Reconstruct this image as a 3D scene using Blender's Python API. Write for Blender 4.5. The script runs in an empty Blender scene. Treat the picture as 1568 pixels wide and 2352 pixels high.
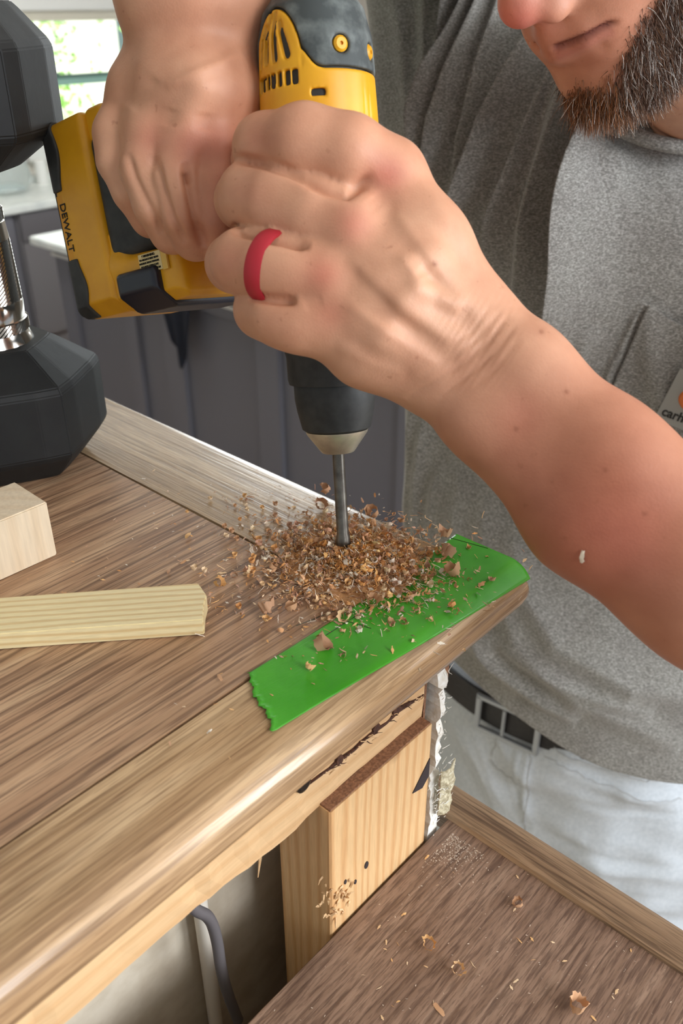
import bpy, math, random
import numpy as np
from mathutils import Matrix, Vector
random.seed(7); RNG = np.random.default_rng(7)
C = bpy.context.scene.collection
R = math.radians

# ---------------------------------------------------------------- camera
T = 1.58                      # height of the upper board surface
CAMP = np.array([0.0, 0.0, 1.85]); PIT = R(30.45); FPX = 2000.0
cd = bpy.data.cameras.new('camera'); cam = bpy.data.objects.new('camera', cd); C.objects.link(cam)
cam.location = CAMP; cam.rotation_euler = (R(90)-PIT, 0, 0)
cd.sensor_fit = 'HORIZONTAL'; cd.sensor_width = 24.0; cd.lens = 24.0*FPX/1568.0
cd.clip_start = 0.02; cd.clip_end = 200
cd.dof.use_dof = True; cd.dof.focus_distance = 0.47; cd.dof.aperture_fstop = 11.0
bpy.context.scene.camera = cam

# ---------------------------------------------------------------- world, lights, exposure
w = bpy.data.worlds.new('world'); bpy.context.scene.world = w; w.use_nodes = True
nt = w.node_tree; bg = nt.nodes['Background']
bg.inputs[0].default_value = (0.80, 0.90, 1.0, 1); bg.inputs[1].default_value = 0.46

def area_light(name, loc, target, size, power, col):
    l = bpy.data.lights.new(name, 'AREA'); l.shape = 'RECTANGLE'; l.size = size[0]; l.size_y = size[1]
    l.energy = power; l.color = col
    o = bpy.data.objects.new(name, l); C.objects.link(o); o.location = loc
    d = Vector(target)-Vector(loc); o.rotation_euler = d.to_track_quat('-Z', 'Y').to_euler()
    return o
area_light('window_daylight', (1.45, -1.0, 2.42), (0.1, 0.35, 1.45), (0.75, 0.9), 25, (0.96, 0.97, 1.0))
area_light('side_window_daylight', (2.6, -0.05, 1.95), (0.1, 0.5, 1.5), (1.0, 1.3), 54, (0.90, 0.95, 1.0))
area_light('kitchen_added_fill', (-0.9, 3.6, 2.70), (-1.1, 4.0, 1.0), (1.6, 1.2), 44, (1.0, 0.97, 0.93))  # added overhead fill with no visible fixture, brightens the kitchen wall and counter
area_light('kitchen_window_daylight', (0.4, 4.3, 2.0), (0.05, 0.6, 1.5), (1.5, 1.2), 60, (0.90, 0.97, 1.0))
sn = bpy.data.lights.new('outdoor_sun', 'SUN'); sn.energy = 7.0; sn.angle = R(1); sn.color = (1, .97, .9)
so = bpy.data.objects.new('outdoor_sun', sn); C.objects.link(so); so.rotation_euler = Vector((-.743*.62+.1, .669*.62, -.80)).to_track_quat('-Z', 'Y').to_euler()
vs = bpy.context.scene.view_settings
vs.view_transform = 'Standard'; vs.look = 'None'; vs.exposure = 0.3; vs.gamma = 1.0; vs.use_curve_mapping = False
bpy.context.scene.cycles.max_bounces = 8

# ---------------------------------------------------------------- geometry helpers
FW = np.array([0, math.cos(PIT), -math.sin(PIT)]); UPV = np.array([0, math.sin(PIT), math.cos(PIT)]); RT = np.array([1.0, 0, 0])
def ray(x, y): return FW + RT*((x-784.0)/FPX) - UPV*((y-1176.0)/FPX)
def Dp(x, y, d): return CAMP + ray(x, y)*d                     # point measured in the photo at a depth
def Zp(x, y, z): r = ray(x, y); return CAMP + r*((z-CAMP[2])/r[2])
def proj(P):
    q = P-CAMP; d = q@FW; return np.stack([784+FPX*(q@RT)/d, 1176-FPX*(q@UPV)/d, d], -1)
A = R(48); UA = np.array([math.cos(A), math.sin(A), 0]); VA = np.array([-math.sin(A), math.cos(A), 0])
def UV(u, v, z): return UA*u + VA*v + np.array([0, 0, z])
def toUV(p): return np.array([p@UA, p@VA, p[2]])

def srgb(r, g, b):
    f = lambda c: ((c/255.0)/12.92 if c/255.0 <= .04045 else ((c/255.0+.055)/1.055)**2.4)
    return (f(r), f(g), f(b), 1.0)

class MB:
    def __init__(s): s.v = []; s.f = []
    def add(s, vs, fs):
        n = len(s.v); s.v += [tuple(float(c) for c in q) for q in vs]; s.f += [tuple(i+n for i in f) for f in fs]; return s
    def box(s, x0, x1, y0, y1, z0, z1):
        vs = [(x, y, z) for z in (z0, z1) for y in (y0, y1) for x in (x0, x1)]
        return s.add(vs, [(0, 2, 3, 1), (4, 5, 7, 6), (0, 1, 5, 4), (2, 6, 7, 3), (0, 4, 6, 2), (1, 3, 7, 5)])
    def prism(s, prof, x0, x1, axis='x', n=1):
        """extrude closed profile [(a,b)] along axis; profile is (y,z), (x,z) or (x,y)"""
        m = len(prof); vs = []
        for k in range(n+1):
            t = x0+(x1-x0)*k/n
            for a, b in prof: vs.append({'x': (t, a, b), 'y': (a, t, b), 'z': (a, b, t)}[axis])
        fs = [tuple(range(m))[::-1], tuple(n*m+i for i in range(m))]
        for k in range(n):
            for i in range(m):
                j = (i+1) % m; fs.append((k*m+i, k*m+j, (k+1)*m+j, (k+1)*m+i))
        return s.add(vs, fs)
    def lathe(s, prof, seg=32, c=(0, 0, 0), M=None, cap=True):
        vs = []; m = len(prof)
        for r, z in prof:
            for k in range(seg):
                a = 2*math.pi*k/seg; vs.append((c[0]+r*math.cos(a), c[1]+r*math.sin(a), c[2]+z))
        fs = [(i*seg+k, i*seg+(k+1) % seg, (i+1)*seg+(k+1) % seg, (i+1)*seg+k) for i in range(m-1) for k in range(seg)]
        if cap: fs += [tuple(range(seg))[::-1], tuple((m-1)*seg+k for k in range(seg))]
        if M is not None: vs = [M@Vector(q) for q in vs]
        return s.add(vs, fs)
    def tube(s, pts, r, seg=10, closed=False):
        P = np.array(pts, float); n = len(P)
        rr = r if hasattr(r, '__len__') else [r]*n
        vs = []; up = None
        for i in range(n):
            t = (P[(i+1) % n]-P[i-1]) if closed else (P[min(i+1, n-1)]-P[max(i-1, 0)])
            t = t/(np.linalg.norm(t)+1e-12)
            if up is None: up = np.array([0, 0, 1.0]) if abs(t[2]) < .9 else np.array([1.0, 0, 0])
            a = np.cross(t, up); a /= np.linalg.norm(a)+1e-12; b = np.cross(t, a); up = -np.cross(t, a) if False else up
            for k in range(seg):
                an = 2*math.pi*k/seg; vs.append(P[i]+rr[i]*(math.cos(an)*a+math.sin(an)*b))
        m = n if closed else n-1
        fs = [(i*seg+k, i*seg+(k+1) % seg, ((i+1) % n)*seg+(k+1) % seg, ((i+1) % n)*seg+k) for i in range(m) for k in range(seg)]
        if not closed: fs += [tuple(range(seg)), tuple((n-1)*seg+k for k in range(seg))[::-1]]
        return s.add(vs, fs)

def link(name, me, mat=None, parent=None, loc=None, rot=None, smooth=False, label=None):
    o = bpy.data.objects.new(name, me); C.objects.link(o)
    if mat: me.materials.append(mat)
    if smooth: me.shade_smooth()
    if parent is not None: o.parent = parent
    if loc is not None: o.location = loc
    if rot is not None: o.rotation_euler = rot
    if label: o['label'] = label
    return o
def build(name, mb, mat=None, parent=None, loc=None, rot=None, smooth=False, bevel=0, label=None, fix=True):
    me = bpy.data.meshes.new(name); me.from_pydata(mb.v, [], mb.f)
    if fix:
        import bmesh
        bm = bmesh.new(); bm.from_mesh(me); bmesh.ops.recalc_face_normals(bm, faces=bm.faces)
        if bevel: bmesh.ops.bevel(bm, geom=list(bm.edges), offset=bevel, segments=2, affect='EDGES', clamp_overlap=True)
        bm.to_mesh(me); bm.free()
    me.update(); o = link(name, me, mat, parent, loc, rot, False, label)
    if smooth: me.shade_smooth(); me.set_sharp_from_angle(angle=R(40))
    return o
def tag(o, label, cat, group=None):
    o['label'] = label; o['category'] = cat
    if group: o['group'] = group
    return o
def structure(o, label=None):
    o['kind'] = 'structure'
    if label: o['label'] = label
    return o
def thing(name, loc, label, cat, rz=0, group=None):
    o = bpy.data.objects.new(name, None); C.objects.link(o); o.location = loc; o.rotation_euler = (0, 0, rz)
    o.empty_display_size = .02; return tag(o, label, cat, group)
def arr_mesh(name, V, F, attr=None):
    me = bpy.data.meshes.new(name); V = np.asarray(V, np.float32); F = np.asarray(F, np.int32)
    me.vertices.add(len(V)); me.vertices.foreach_set('co', V.ravel())
    k = F.shape[1]; me.loops.add(F.size); me.loops.foreach_set('vertex_index', F.ravel())
    me.polygons.add(len(F)); me.polygons.foreach_set('loop_start', np.arange(0, F.size, k, dtype=np.int32))
    me.update(calc_edges=True)
    if attr is not None:
        ca = me.color_attributes.new('Col', 'FLOAT_COLOR', 'POINT')
        a = np.ones((len(V), 4), np.float32); a[:, :attr.shape[1]] = attr; ca.data.foreach_set('color', a.ravel())
    me.validate(); return me

# ---------------------------------------------------------------- implicit surfaces for organic and moulded shapes
def smin(a, b, k):
    if k <= 0: return np.minimum(a, b)
    h = np.maximum(k-np.abs(a-b), 0)/k; return np.minimum(a, b)-h*h*k*.25
def cone(P, a, b, ra, rb):
    a = np.asarray(a); ba = np.asarray(b)-a; t = np.clip(((P-a)@ba)/(ba@ba+1e-12), 0, 1)
    return np.linalg.norm(P-a-t[..., None]*ba, axis=-1)-(ra+(rb-ra)*t)
def ell(P, c, M, r):
    q = ((P-np.asarray(c))@M)/np.asarray(r); l = np.linalg.norm(q, axis=-1); return (l-1)*min(r)
def rbox(P, c, h, r):
    q = np.abs(P-np.asarray(c))-(np.asarray(h)-r)
    return np.linalg.norm(np.maximum(q, 0), axis=-1)+np.minimum(q.max(-1), 0)-r
class Field:
    def __init__(s, lo, hi, h):
        s.lo = np.array(lo, float); s.h = h; s.n = (np.ceil((np.array(hi)-s.lo)/h)).astype(int)+1
        s.v = np.full(s.n, 1.0, np.float32)
    def sub(s, lo, hi):
        a = np.clip(np.floor((np.asarray(lo)-s.lo)/s.h).astype(int), 0, s.n); b = np.clip(np.ceil((np.asarray(hi)-s.lo)/s.h).astype(int)+1, 0, s.n)
        sl = tuple(slice(i, j) for i, j in zip(a, b))
        ax = [s.lo[i]+s.h*np.arange(a[i], b[i]) for i in range(3)]
        return sl, np.stack(np.meshgrid(*ax, indexing='ij'), -1)
    def op(s, fn, lo, hi, k=0, mode='u'):
        sl, P = s.sub(lo, hi)
        if P.size == 0: return
        d = fn(P).astype(np.float32); c = s.v[sl]
        s.v[sl] = smin(c, d, k) if mode == 'u' else -smin(-c, d, k) if mode == 's' else -smin(-c, -d, k)
    def cone(s, a, b, ra, rb, k=0, mode='u'):
        m = max(ra, rb)+k+4*s.h; a = np.asarray(a); b = np.asarray(b)
        s.op(lambda P: cone(P, a, b, ra, rb), np.minimum(a, b)-m, np.maximum(a, b)+m, k, mode)
    def chain(s, pts, k):
        for (a, ra), (b, rb) in zip(pts[:-1], pts[1:]): s.cone(a, b, ra, rb, k)
    def ell(s, c, M, r, k=0, mode='u'):
        m = max(r)+k+4*s.h; c = np.asarray(c); s.op(lambda P: ell(P, c, M, r), c-m, c+m, k, mode)
    def merge(s, o, k):
        s.v = smin(s.v, o.v, k)
    def mesh(s):
        import openvdb as vdb
        v = np.clip(s.v, -3*s.h, 3*s.h).astype(np.float32)
        # keep the surface closed at the border
        for ax in range(3):
            ix = [slice(None)]*3
            for e in (0, -1):
                ix[ax] = e; v[tuple(ix)] = np.maximum(v[tuple(ix)], s.h)
        g = vdb.FloatGrid(3*s.h); g.copyFromArray(v)
        p, q = g.convertToQuads(isovalue=0.0)
        V = p*s.h+s.lo; F = q.astype(np.int64)
        N = vnormals(V, F); i = ((V-s.lo)/s.h); j = np.clip(np.round(i+N*1.5).astype(int), 0, s.n-1); k = np.clip(np.round(i-N*1.5).astype(int), 0, s.n-1)
        if (v[j[:, 0], j[:, 1], j[:, 2]]-v[k[:, 0], k[:, 1], k[:, 2]]).sum() < 0: F = F[:, ::-1]
        return V, F
def vnormals(V, F):
    n = np.cross(V[F[:, 2]]-V[F[:, 0]], V[F[:, 3]]-V[F[:, 1]]); N = np.zeros_like(V)
    for k in range(4):
        for c in range(3): N[:, c] += np.bincount(F[:, k], n[:, c], len(V))
    return N/(np.linalg.norm(N, axis=1, keepdims=True)+1e-12)
def relax(V, F, it=2, lam=.5):
    e = np.concatenate([F[:, [0, 1]], F[:, [1, 2]], F[:, [2, 3]], F[:, [3, 0]]])
    for _ in range(it):
        S = np.zeros_like(V); n = np.bincount(e[:, 0], minlength=len(V))+np.bincount(e[:, 1], minlength=len(V))
        for c in range(3): S[:, c] = np.bincount(e[:, 0], V[e[:, 1], c], len(V))+np.bincount(e[:, 1], V[e[:, 0], c], len(V))
        V = V+lam*(S/n[:, None]-V)
    return V
def polydist(Q, pl):
    """distance, signed side and parameter of 2-D points Q to polyline pl"""
    Q = Q[:, :2]; pl = np.asarray(pl, float); best = np.full(len(Q), 1e9); side = np.zeros(len(Q)); par = np.zeros(len(Q))
    for i in range(len(pl)-1):
        a, b = pl[i], pl[i+1]; ba = b-a; t = np.clip(((Q-a)@ba)/(ba@ba), 0, 1); d = Q-a-t[:, None]*ba
        l = np.linalg.norm(d, axis=1); m = l < best; best[m] = l[m]
        side[m] = np.sign(ba[0]*(Q[m, 1]-a[1])-ba[1]*(Q[m, 0]-a[0])); par[m] = (i+t[m])/(len(pl)-1)
    return best, side, par

# ---------------------------------------------------------------- materials
def mat(name, col=None, rough=.5, metal=0.0, spec=None, **kw):
    m = bpy.data.materials.new(name); m.use_nodes = True; b = m.node_tree.nodes['Principled BSDF']
    if col: b.inputs['Base Color'].default_value = col
    b.inputs['Roughness'].default_value = rough; b.inputs['Metallic'].default_value = metal
    if spec is not None: b.inputs['Specular IOR Level'].default_value = spec
    for k, v in kw.items(): b.inputs[k.replace('_', ' ')].default_value = v
    m.diffuse_color = col or (.5, .5, .5, 1); return m
class NT:
    def __init__(s, m): s.m = m; s.t = m.node_tree; s.b = s.t.nodes['Principled BSDF']
    def n(s, typ, **kw):
        x = s.t.nodes.new(typ)
        for k, v in kw.items():
            if k.startswith('i_'):
                key = k[2:].replace('_', ' '); x.inputs[int(key) if key.isdigit() else key].default_value = v
            else: setattr(x, k, v)
        return x
    def l(s, a, b): s.t.links.new(a, b)
    def coord(s, sc=(1, 1, 1), rot=(0, 0, 0), kind='Object'):
        c = s.n('ShaderNodeTexCoord'); mp = s.n('ShaderNodeMapping'); mp.inputs['Scale'].default_value = sc; mp.inputs['Rotation'].default_value = rot
        s.l(c.outputs[kind], mp.inputs['Vector']); return mp.outputs[0]
    def noise(s, vec, scale, det=4, rough=.55, dist=0.0):
        x = s.n('ShaderNodeTexNoise'); x.inputs['Scale'].default_value = scale; x.inputs['Detail'].default_value = det
        x.inputs['Roughness'].default_value = rough; x.inputs['Distortion'].default_value = dist; s.l(vec, x.inputs['Vector']); return x.outputs['Fac']
    def ramp(s, fac, stops):
        x = s.n('ShaderNodeValToRGB'); e = x.color_ramp.elements
        while len(e) < len(stops): e.new(.5)
        for el, (p, c) in zip(e, stops): el.position = p; el.color = c
        s.l(fac, x.inputs[0]); return x.outputs[0]
    def mix(s, fac, a, b, mode='MIX'):
        x = s.n('ShaderNodeMix', data_type='RGBA', blend_type=mode)
        for sk, v in ((0, fac), (6, a), (7, b)):
            if isinstance(v, (int, float, tuple)): x.inputs[sk].default_value = v
            else: s.l(v, x.inputs[sk])
        return x.outputs[2]
    def bump(s, h, st=.2, dist=.001):
        x = s.n('ShaderNodeBump'); x.inputs['Strength'].default_value = st; x.inputs['Distance'].default_value = dist
        s.l(h, x.inputs['Height']); s.l(x.outputs[0], s.b.inputs['Normal'])
    def base(s, c): s.l(c, s.b.inputs['Base Color'])

def wood(name, cols, axis='x', rough=.38, big=1.0, streak=.55, bump=.25, dark=(60, 42, 30), al=1.0):
    """laminate wood grain running along the object's x (or y) axis"""
    m = mat(name, cols[1], rough); t = NT(m)
    def sc(a, c): return (a*al, c, c) if axis == 'x' else (c, a*al, c)
    c1 = t.coord(sc(1.1*big, 22*big)); c2 = t.coord(sc(4.5, 150*big)); c3 = t.coord(sc(16, 480)); c4 = t.coord(sc(2.2, 62*big))
    n1 = t.noise(c1, 3.0, 4, .55, .35); n2 = t.noise(c2, 2.2, 3, .55, .10); n3 = t.noise(c3, 2.0, 3, .6); n4 = t.noise(c4, 2.4, 2, .5, .2)
    base = t.ramp(n1, [(.28, cols[0]), (.5, cols[1]), (.72, cols[2])])
    base = t.mix(.75, base, t.ramp(n4, [(.36, (.74, .70, .66, 1)), (.5, (1, 1, 1, 1)), (.64, (1.12, 1.12, 1.12, 1))]), 'MULTIPLY')
    l1 = t.ramp(n2, [(.40, (1, 1, 1, 1)), (.485, (.0, .0, .0, 1))])
    f = t.n('ShaderNodeMath', operation='MULTIPLY'); t.l(l1, f.inputs[0]); f.inputs[1].default_value = streak
    c = t.mix(f.outputs[0], base, srgb(*dark))
    l3 = t.ramp(n3, [(.42, (1, 1, 1, 1)), (.50, (0, 0, 0, 1))])
    f3 = t.n('ShaderNodeMath', operation='MULTIPLY'); t.l(l3, f3.inputs[0]); f3.inputs[1].default_value = streak*.7
    c = t.mix(f3.outputs[0], c, srgb(*[int(x*.9) for x in dark])); t.base(c)
    t.bump(n2, bump, .0012); return m
def pine(name, light, darkc, axis='x', ring=60, rough=.6, s=1.0, knots=False, amt=.55):
    m = mat(name, light, rough); t = NT(m)
    sc = {'x': (1.2*s, 8*s, 8*s), 'z': (8*s, 8*s, 1.2*s), 'y': (8*s, 1.2*s, 8*s)}[axis]
    v = t.coord(sc); n = t.noise(v, 2.2, 3, .5, .4)
    sp_ = t.n('ShaderNodeSeparateXYZ'); t.l(t.coord(), sp_.inputs[0]); ia, ib = {'x': (1, 2), 'z': (0, 1), 'y': (0, 2)}[axis]
    ac = t.n('ShaderNodeMath', operation='ADD'); t.l(sp_.outputs[ia], ac.inputs[0]); t.l(sp_.outputs[ib], ac.inputs[1])
    am = t.n('ShaderNodeMath', operation='MULTIPLY'); t.l(ac.outputs[0], am.inputs[0]); am.inputs[1].default_value = 900*s
    x = t.n('ShaderNodeMath', operation='MULTIPLY_ADD'); t.l(n, x.inputs[0]); x.inputs[1].default_value = ring; t.l(am.outputs[0], x.inputs[2])
    sn_ = t.n('ShaderNodeMath', operation='SINE'); t.l(x.outputs[0], sn_.inputs[0])
    a = t.n('ShaderNodeMapRange'); t.l(sn_.outputs[0], a.inputs[0]); a.inputs[1].default_value = -.2; a.inputs[2].default_value = 1.0; a.inputs[4].default_value = amt
    fine = t.noise(t.coord(tuple(q*(30 if q < 2*s else 60) for q in sc)), 2, 3)
    c = t.mix(a.outputs[0], light, darkc); c = t.mix(.18, c, t.ramp(fine, [(.3, (.25, .2, .15, 1)), (.7, (1, 1, 1, 1))]), 'MULTIPLY')
    if knots:
        vo = t.n('ShaderNodeTexVoronoi'); vo.inputs['Scale'].default_value = 16; t.l(t.coord((1, 1, .6)), vo.inputs['Vector'])
        kf = t.ramp(vo.outputs['Distance'], [(.03, (1, 1, 1, 1)), (.14, (0, 0, 0, 1))]); c = t.mix(kf, c, srgb(120, 66, 34))
    t.base(c); t.bump(fine, .15, .0006); return m
def noisy(name, c1, c2, scale, rough=.5, bump=0.0, metal=0, det=4, bd=.001, lo=.35, hi=.65):
    m = mat(name, c1, rough, metal); t = NT(m); v = t.coord(); n = t.noise(v, scale, det)
    t.base(t.ramp(n, [(lo, c1), (hi, c2)]))
    if bump: t.bump(n, bump, bd)
    return m
def attr_mat(name, rough=.7, spec=.3, bump=0, scale=600, sss=0):
    m = mat(name, (.5, .4, .3, 1), rough, spec=spec); t = NT(m)
    a = t.n('ShaderNodeVertexColor', layer_name='Col'); n = t.noise(t.coord(), scale, 3)
    c = t.mix(.35, a.outputs[0], t.ramp(n, [(.3, (.62, .6, .56, 1)), (.7, (1.25, 1.25, 1.25, 1))]), 'MULTIPLY'); t.base(c)
    if bump: t.bump(n, bump, .0005)
    return m

M = {}
M['field'] = wood('walnut_laminate', [srgb(156, 120, 92), srgb(182, 146, 114), srgb(200, 168, 134)], 'x', .42, 1.0, .62, dark=(96, 68, 50))
M['nosing'] = wood('oak_nosing_laminate', [srgb(158, 126, 92), srgb(186, 154, 116), srgb(210, 182, 144)], 'x', .21, .9, .5, dark=(112, 82, 56))
M['nosing_y'] = wood('oak_side_laminate', [srgb(160, 132, 98), srgb(186, 158, 122), srgb(204, 178, 142)], 'y', .27, 1.1, .5, dark=(112, 84, 60))
M['ledge'] = wood('dark_walnut_laminate', [srgb(126, 101, 84), srgb(146, 119, 100), srgb(160, 134, 114)], 'x', .5, 1.5, .6, dark=(84, 62, 50), al=3.2)
M['ledge_y'] = wood('dark_walnut_trim', [srgb(120, 96, 74), srgb(148, 122, 96), srgb(170, 142, 112)], 'y', .42, 1.3, .6, dark=(76, 56, 42))
M['core'] = noisy('fibreboard_core', srgb(120, 84, 62), srgb(158, 116, 88), 900, .9, .4)
M['stud'] = pine('framing_pine', srgb(222, 184, 134), srgb(196, 140, 84), 'z', 30, .62, 1.0, True)
M['plate'] = pine('plate_pine', srgb(218, 182, 136), srgb(194, 146, 96), 'x', 22, .62, .7, amt=.4)
M['endgrain'] = noisy('sawn_end_grain', srgb(112, 78, 56), srgb(150, 108, 80), 700, .85, .5)
M['stick'] = pine('pale_pine', srgb(244, 228, 180), srgb(214, 176, 112), 'x', 12, .55, 1.6, amt=.6)
M['block'] = pine('poplar_block', srgb(238, 220, 192), srgb(226, 200, 164), 'z', 12, .55, .5, amt=.4)
M['drywall'] = noisy('drywall_paper', srgb(206, 196, 178), srgb(190, 178, 158), 60, .9, .1)
M['gypsum'] = noisy('torn_gypsum', srgb(244, 245, 240), srgb(226, 222, 210), 300, .95, .4, bd=.001)
M['wall'] = noisy('painted_wall', srgb(226, 220, 210), srgb(220, 213, 202), 12, .8)
M['white'] = mat('white_trim_paint', srgb(232, 232, 228), .45)
M['rubber'] = noisy('black_rubber', srgb(16, 18, 20), srgb(22, 25, 26), 90, .62, .12)
M['scuff'] = noisy('grey_scuff_rubber', srgb(30, 32, 32), srgb(120, 112, 96), 170, .6)
M['chrome'] = mat('chrome', srgb(206, 202, 196), .14, 1.0)
M['dark_metal'] = mat('dark_steel', srgb(80, 78, 76), .35, 1.0)

# skin
def skin_mat():
    m = mat('skin', srgb(205, 150, 120), .48, spec=.35); t = NT(m)
    a = t.n('ShaderNodeVertexColor', layer_name='Col'); o = t.coord()
    n = t.noise(o, 55, 4); n2 = t.noise(o, 420, 4, .65); n3 = t.noise(o, 16, 2)
    c = t.mix(.5, a.outputs[0], t.ramp(n, [(.3, (.80, .70, .66, 1)), (.7, (1.10, 1.12, 1.12, 1))]), 'MULTIPLY')
    c = t.mix(.35, c, t.ramp(n3, [(.35, (1.0, .78, .70, 1)), (.65, (1.06, 1.08, 1.06, 1))]), 'MULTIPLY')
    fr = t.ramp(t.noise(o, 190, 2), [(.68, (0, 0, 0, 1)), (.76, (1, 1, 1, 1))])
    f = t.n('ShaderNodeMath', operation='MULTIPLY'); t.l(fr, f.inputs[0]); f.inputs[1].default_value = .35
    c = t.mix(f.outputs[0], c, srgb(150, 92, 66)); t.base(c)
    t.b.inputs['Subsurface Weight'].default_value = .12; t.b.inputs['Subsurface Radius'].default_value = (.006, .0025, .0015); t.b.inputs['Subsurface Scale'].default_value = 1.0
    v = t.n('ShaderNodeTexVoronoi'); v.inputs['Scale'].default_value = 900; t.l(o, v.inputs['Vector'])
    ad = t.n('ShaderNodeMath', operation='ADD'); t.l(v.outputs['Distance'], ad.inputs[0]); t.l(n2, ad.inputs[1])
    t.bump(ad.outputs[0], .10, .0005); return m
M['skin'] = skin_mat()
def jersey():
    m = mat('grey_heather_jersey', srgb(140, 140, 135), .95, spec=.15); t = NT(m); o = t.coord()
    n = t.noise(t.coord((1, 1, 2.2)), 420, 5, .75); n2 = t.noise(o, 38, 3)
    c = t.ramp(n, [(.30, srgb(82, 81, 78)), (.48, srgb(124, 123, 119)), (.68, srgb(178, 178, 174))])
    c = t.mix(.5, c, t.ramp(n2, [(.35, (.86, .84, .84, 1)), (.65, (1.06, 1.07, 1.06, 1))]), 'MULTIPLY')
    t.base(c); t.bump(n, .3, .0008); t.b.inputs['Sheen Weight'].default_value = .3; return m
M['shirt'] = jersey()
M['pants'] = noisy('stone_work_trousers', srgb(192, 199, 205), srgb(178, 186, 193), 240, .9, .15)
M['belt'] = noisy('black_leather', srgb(20, 20, 24), srgb(32, 32, 36), 200, .45, .2)
M['buckle'] = mat('grey_buckle_metal', srgb(170, 176, 184), .35, .8)
M['ring'] = mat('red_silicone', srgb(178, 36, 50), .55)
M['beard'] = attr_mat('beard_hair', .5, .4)
# drill
M['yellow'] = noisy('yellow_plastic', srgb(228, 168, 30), srgb(214, 152, 26), 30, .38, .03)
M['black_plastic'] = noisy('black_overmould', srgb(40, 42, 42), srgb(56, 58, 57), 120, .6, .15)
M['grey_plastic'] = noisy('worn_grey_overmould', srgb(62, 68, 68), srgb(126, 133, 130), 70, .65, .25, lo=.45, hi=.8)
M['steel'] = noisy('brushed_steel', srgb(205, 200, 182), srgb(178, 172, 156), 90, .38, metal=.7)
M['bit'] = noisy('steel_bit', srgb(120, 116, 108), srgb(90, 86, 80), 120, .38, metal=.85)
M['sticker'] = mat('label_paper', srgb(226, 206, 150), .5)
M['ink'] = mat('black_ink', srgb(28, 26, 24), .7)
M['latch'] = mat('navy_black_plastic', srgb(30, 33, 46), .32)

# ---------------------------------------------------------------- the room
def room():
    def local(o): o.rotation_euler = (0, 0, A); return o
    f = noisy('oak_floor', srgb(150, 128, 110), srgb(128, 106, 88), 8, .5)
    structure(local(build('floor', MB().box(-3.5, 6.2, -3.0, 5.2, -.05, 0), f)), 'brown wooden floor')
    structure(local(build('ceiling', MB().box(-3.5, 6.2, -3.0, 5.2, 2.75, 2.8), M['white'])), 'white ceiling')
    # kitchen wall with its window opening
    u0, u1, z0, z1 = 2.97, 3.84, 1.12, 1.80
    wl = MB()
    wl.box(-3.5, u0, 5.1, 5.22, 0, 2.75); wl.box(u1, 6.2, 5.1, 5.22, 0, 2.75); wl.box(u0, u1, 5.1, 5.22, 0, z0); wl.box(u0, u1, 5.1, 5.22, z1, 2.75)
    structure(local(build('wall_back', wl, M['wall'])), 'beige kitchen wall')
    structure(local(build('wall_right', MB().box(6.1, 6.2, -3.0, 5.1, 0, 2.75), M['wall'])))
    w1 = bpy.data.objects.new('window_1', None); C.objects.link(w1); w1.location = UV(u0, 5.1, z0); w1.rotation_euler = (0, 0, A); structure(w1, 'kitchen window with green rail')
    wd, ht = u1-u0, z1-z0
    fr = MB(); fr.box(-.09, 0, -.025, .03, -.09, ht+.12); fr.box(wd, wd+.09, -.025, .03, -.09, ht+.12); fr.box(-.11, wd+.11, -.04, .03, ht, ht+.13); fr.box(-.12, wd+.12, -.06, .03, -.10, 0)
    build('window_casing', fr, M['white'], w1, bevel=.004)
    grn = mat('green_grey_frame', srgb(96, 124, 116), .5); lg = mat('pale_green_frame', srgb(150, 190, 178), .5); dk = mat('dark_jamb', srgb(46, 52, 54), .6)
    zr = ht*.475
    build('upper_sash', MB().box(0, wd, .03, .06, zr, zr+.022), grn, w1)
    lk = MB(); lk.box(wd*.16, wd*.24, .01, .05, zr+.02, zr+.036); lk.box(wd*.74, wd*.82, .01, .05, zr+.02, zr+.036)
    build('sash_lock', lk, grn, w1, bevel=.004)
    build('lower_sash', MB().box(0, wd, .03, .06, zr-.035, zr), lg, w1)
    build('jamb', MB().box(wd-.055, wd, .01, .1, zr+.02, ht), dk, w1)
    gl = mat('window_glass', (1, 1, 1, 1), .02); gl.node_tree.nodes['Principled BSDF'].inputs['Transmission Weight'].default_value = 1.0
    gl.node_tree.nodes['Principled BSDF'].inputs['IOR'].default_value = 1.02
    build('glass_pane', MB().box(0, wd, .044, .047, 0, ht), gl, w1)
    bl = MB(); bl.box(.0, wd, .0, .028, ht-.055, ht+.0); build('roller_blind', bl, mat('cream_blind', srgb(214, 208, 192), .7), w1)
    t1 = structure(local(build('trim_1', MB().box(2.72, 2.80, 5.04, 5.1, .93, 2.6), M['white'], bevel=.005)), 'white trim beside window')
    # outside
    g = mat('outdoor_lawn', srgb(196, 214, 150), .9)
    structure(build('ground', MB().box(-16, 30, 5.2, 40, -.6, -.5), g, rot=(0, 0, A)), 'lawn outside the window')
room()

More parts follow.
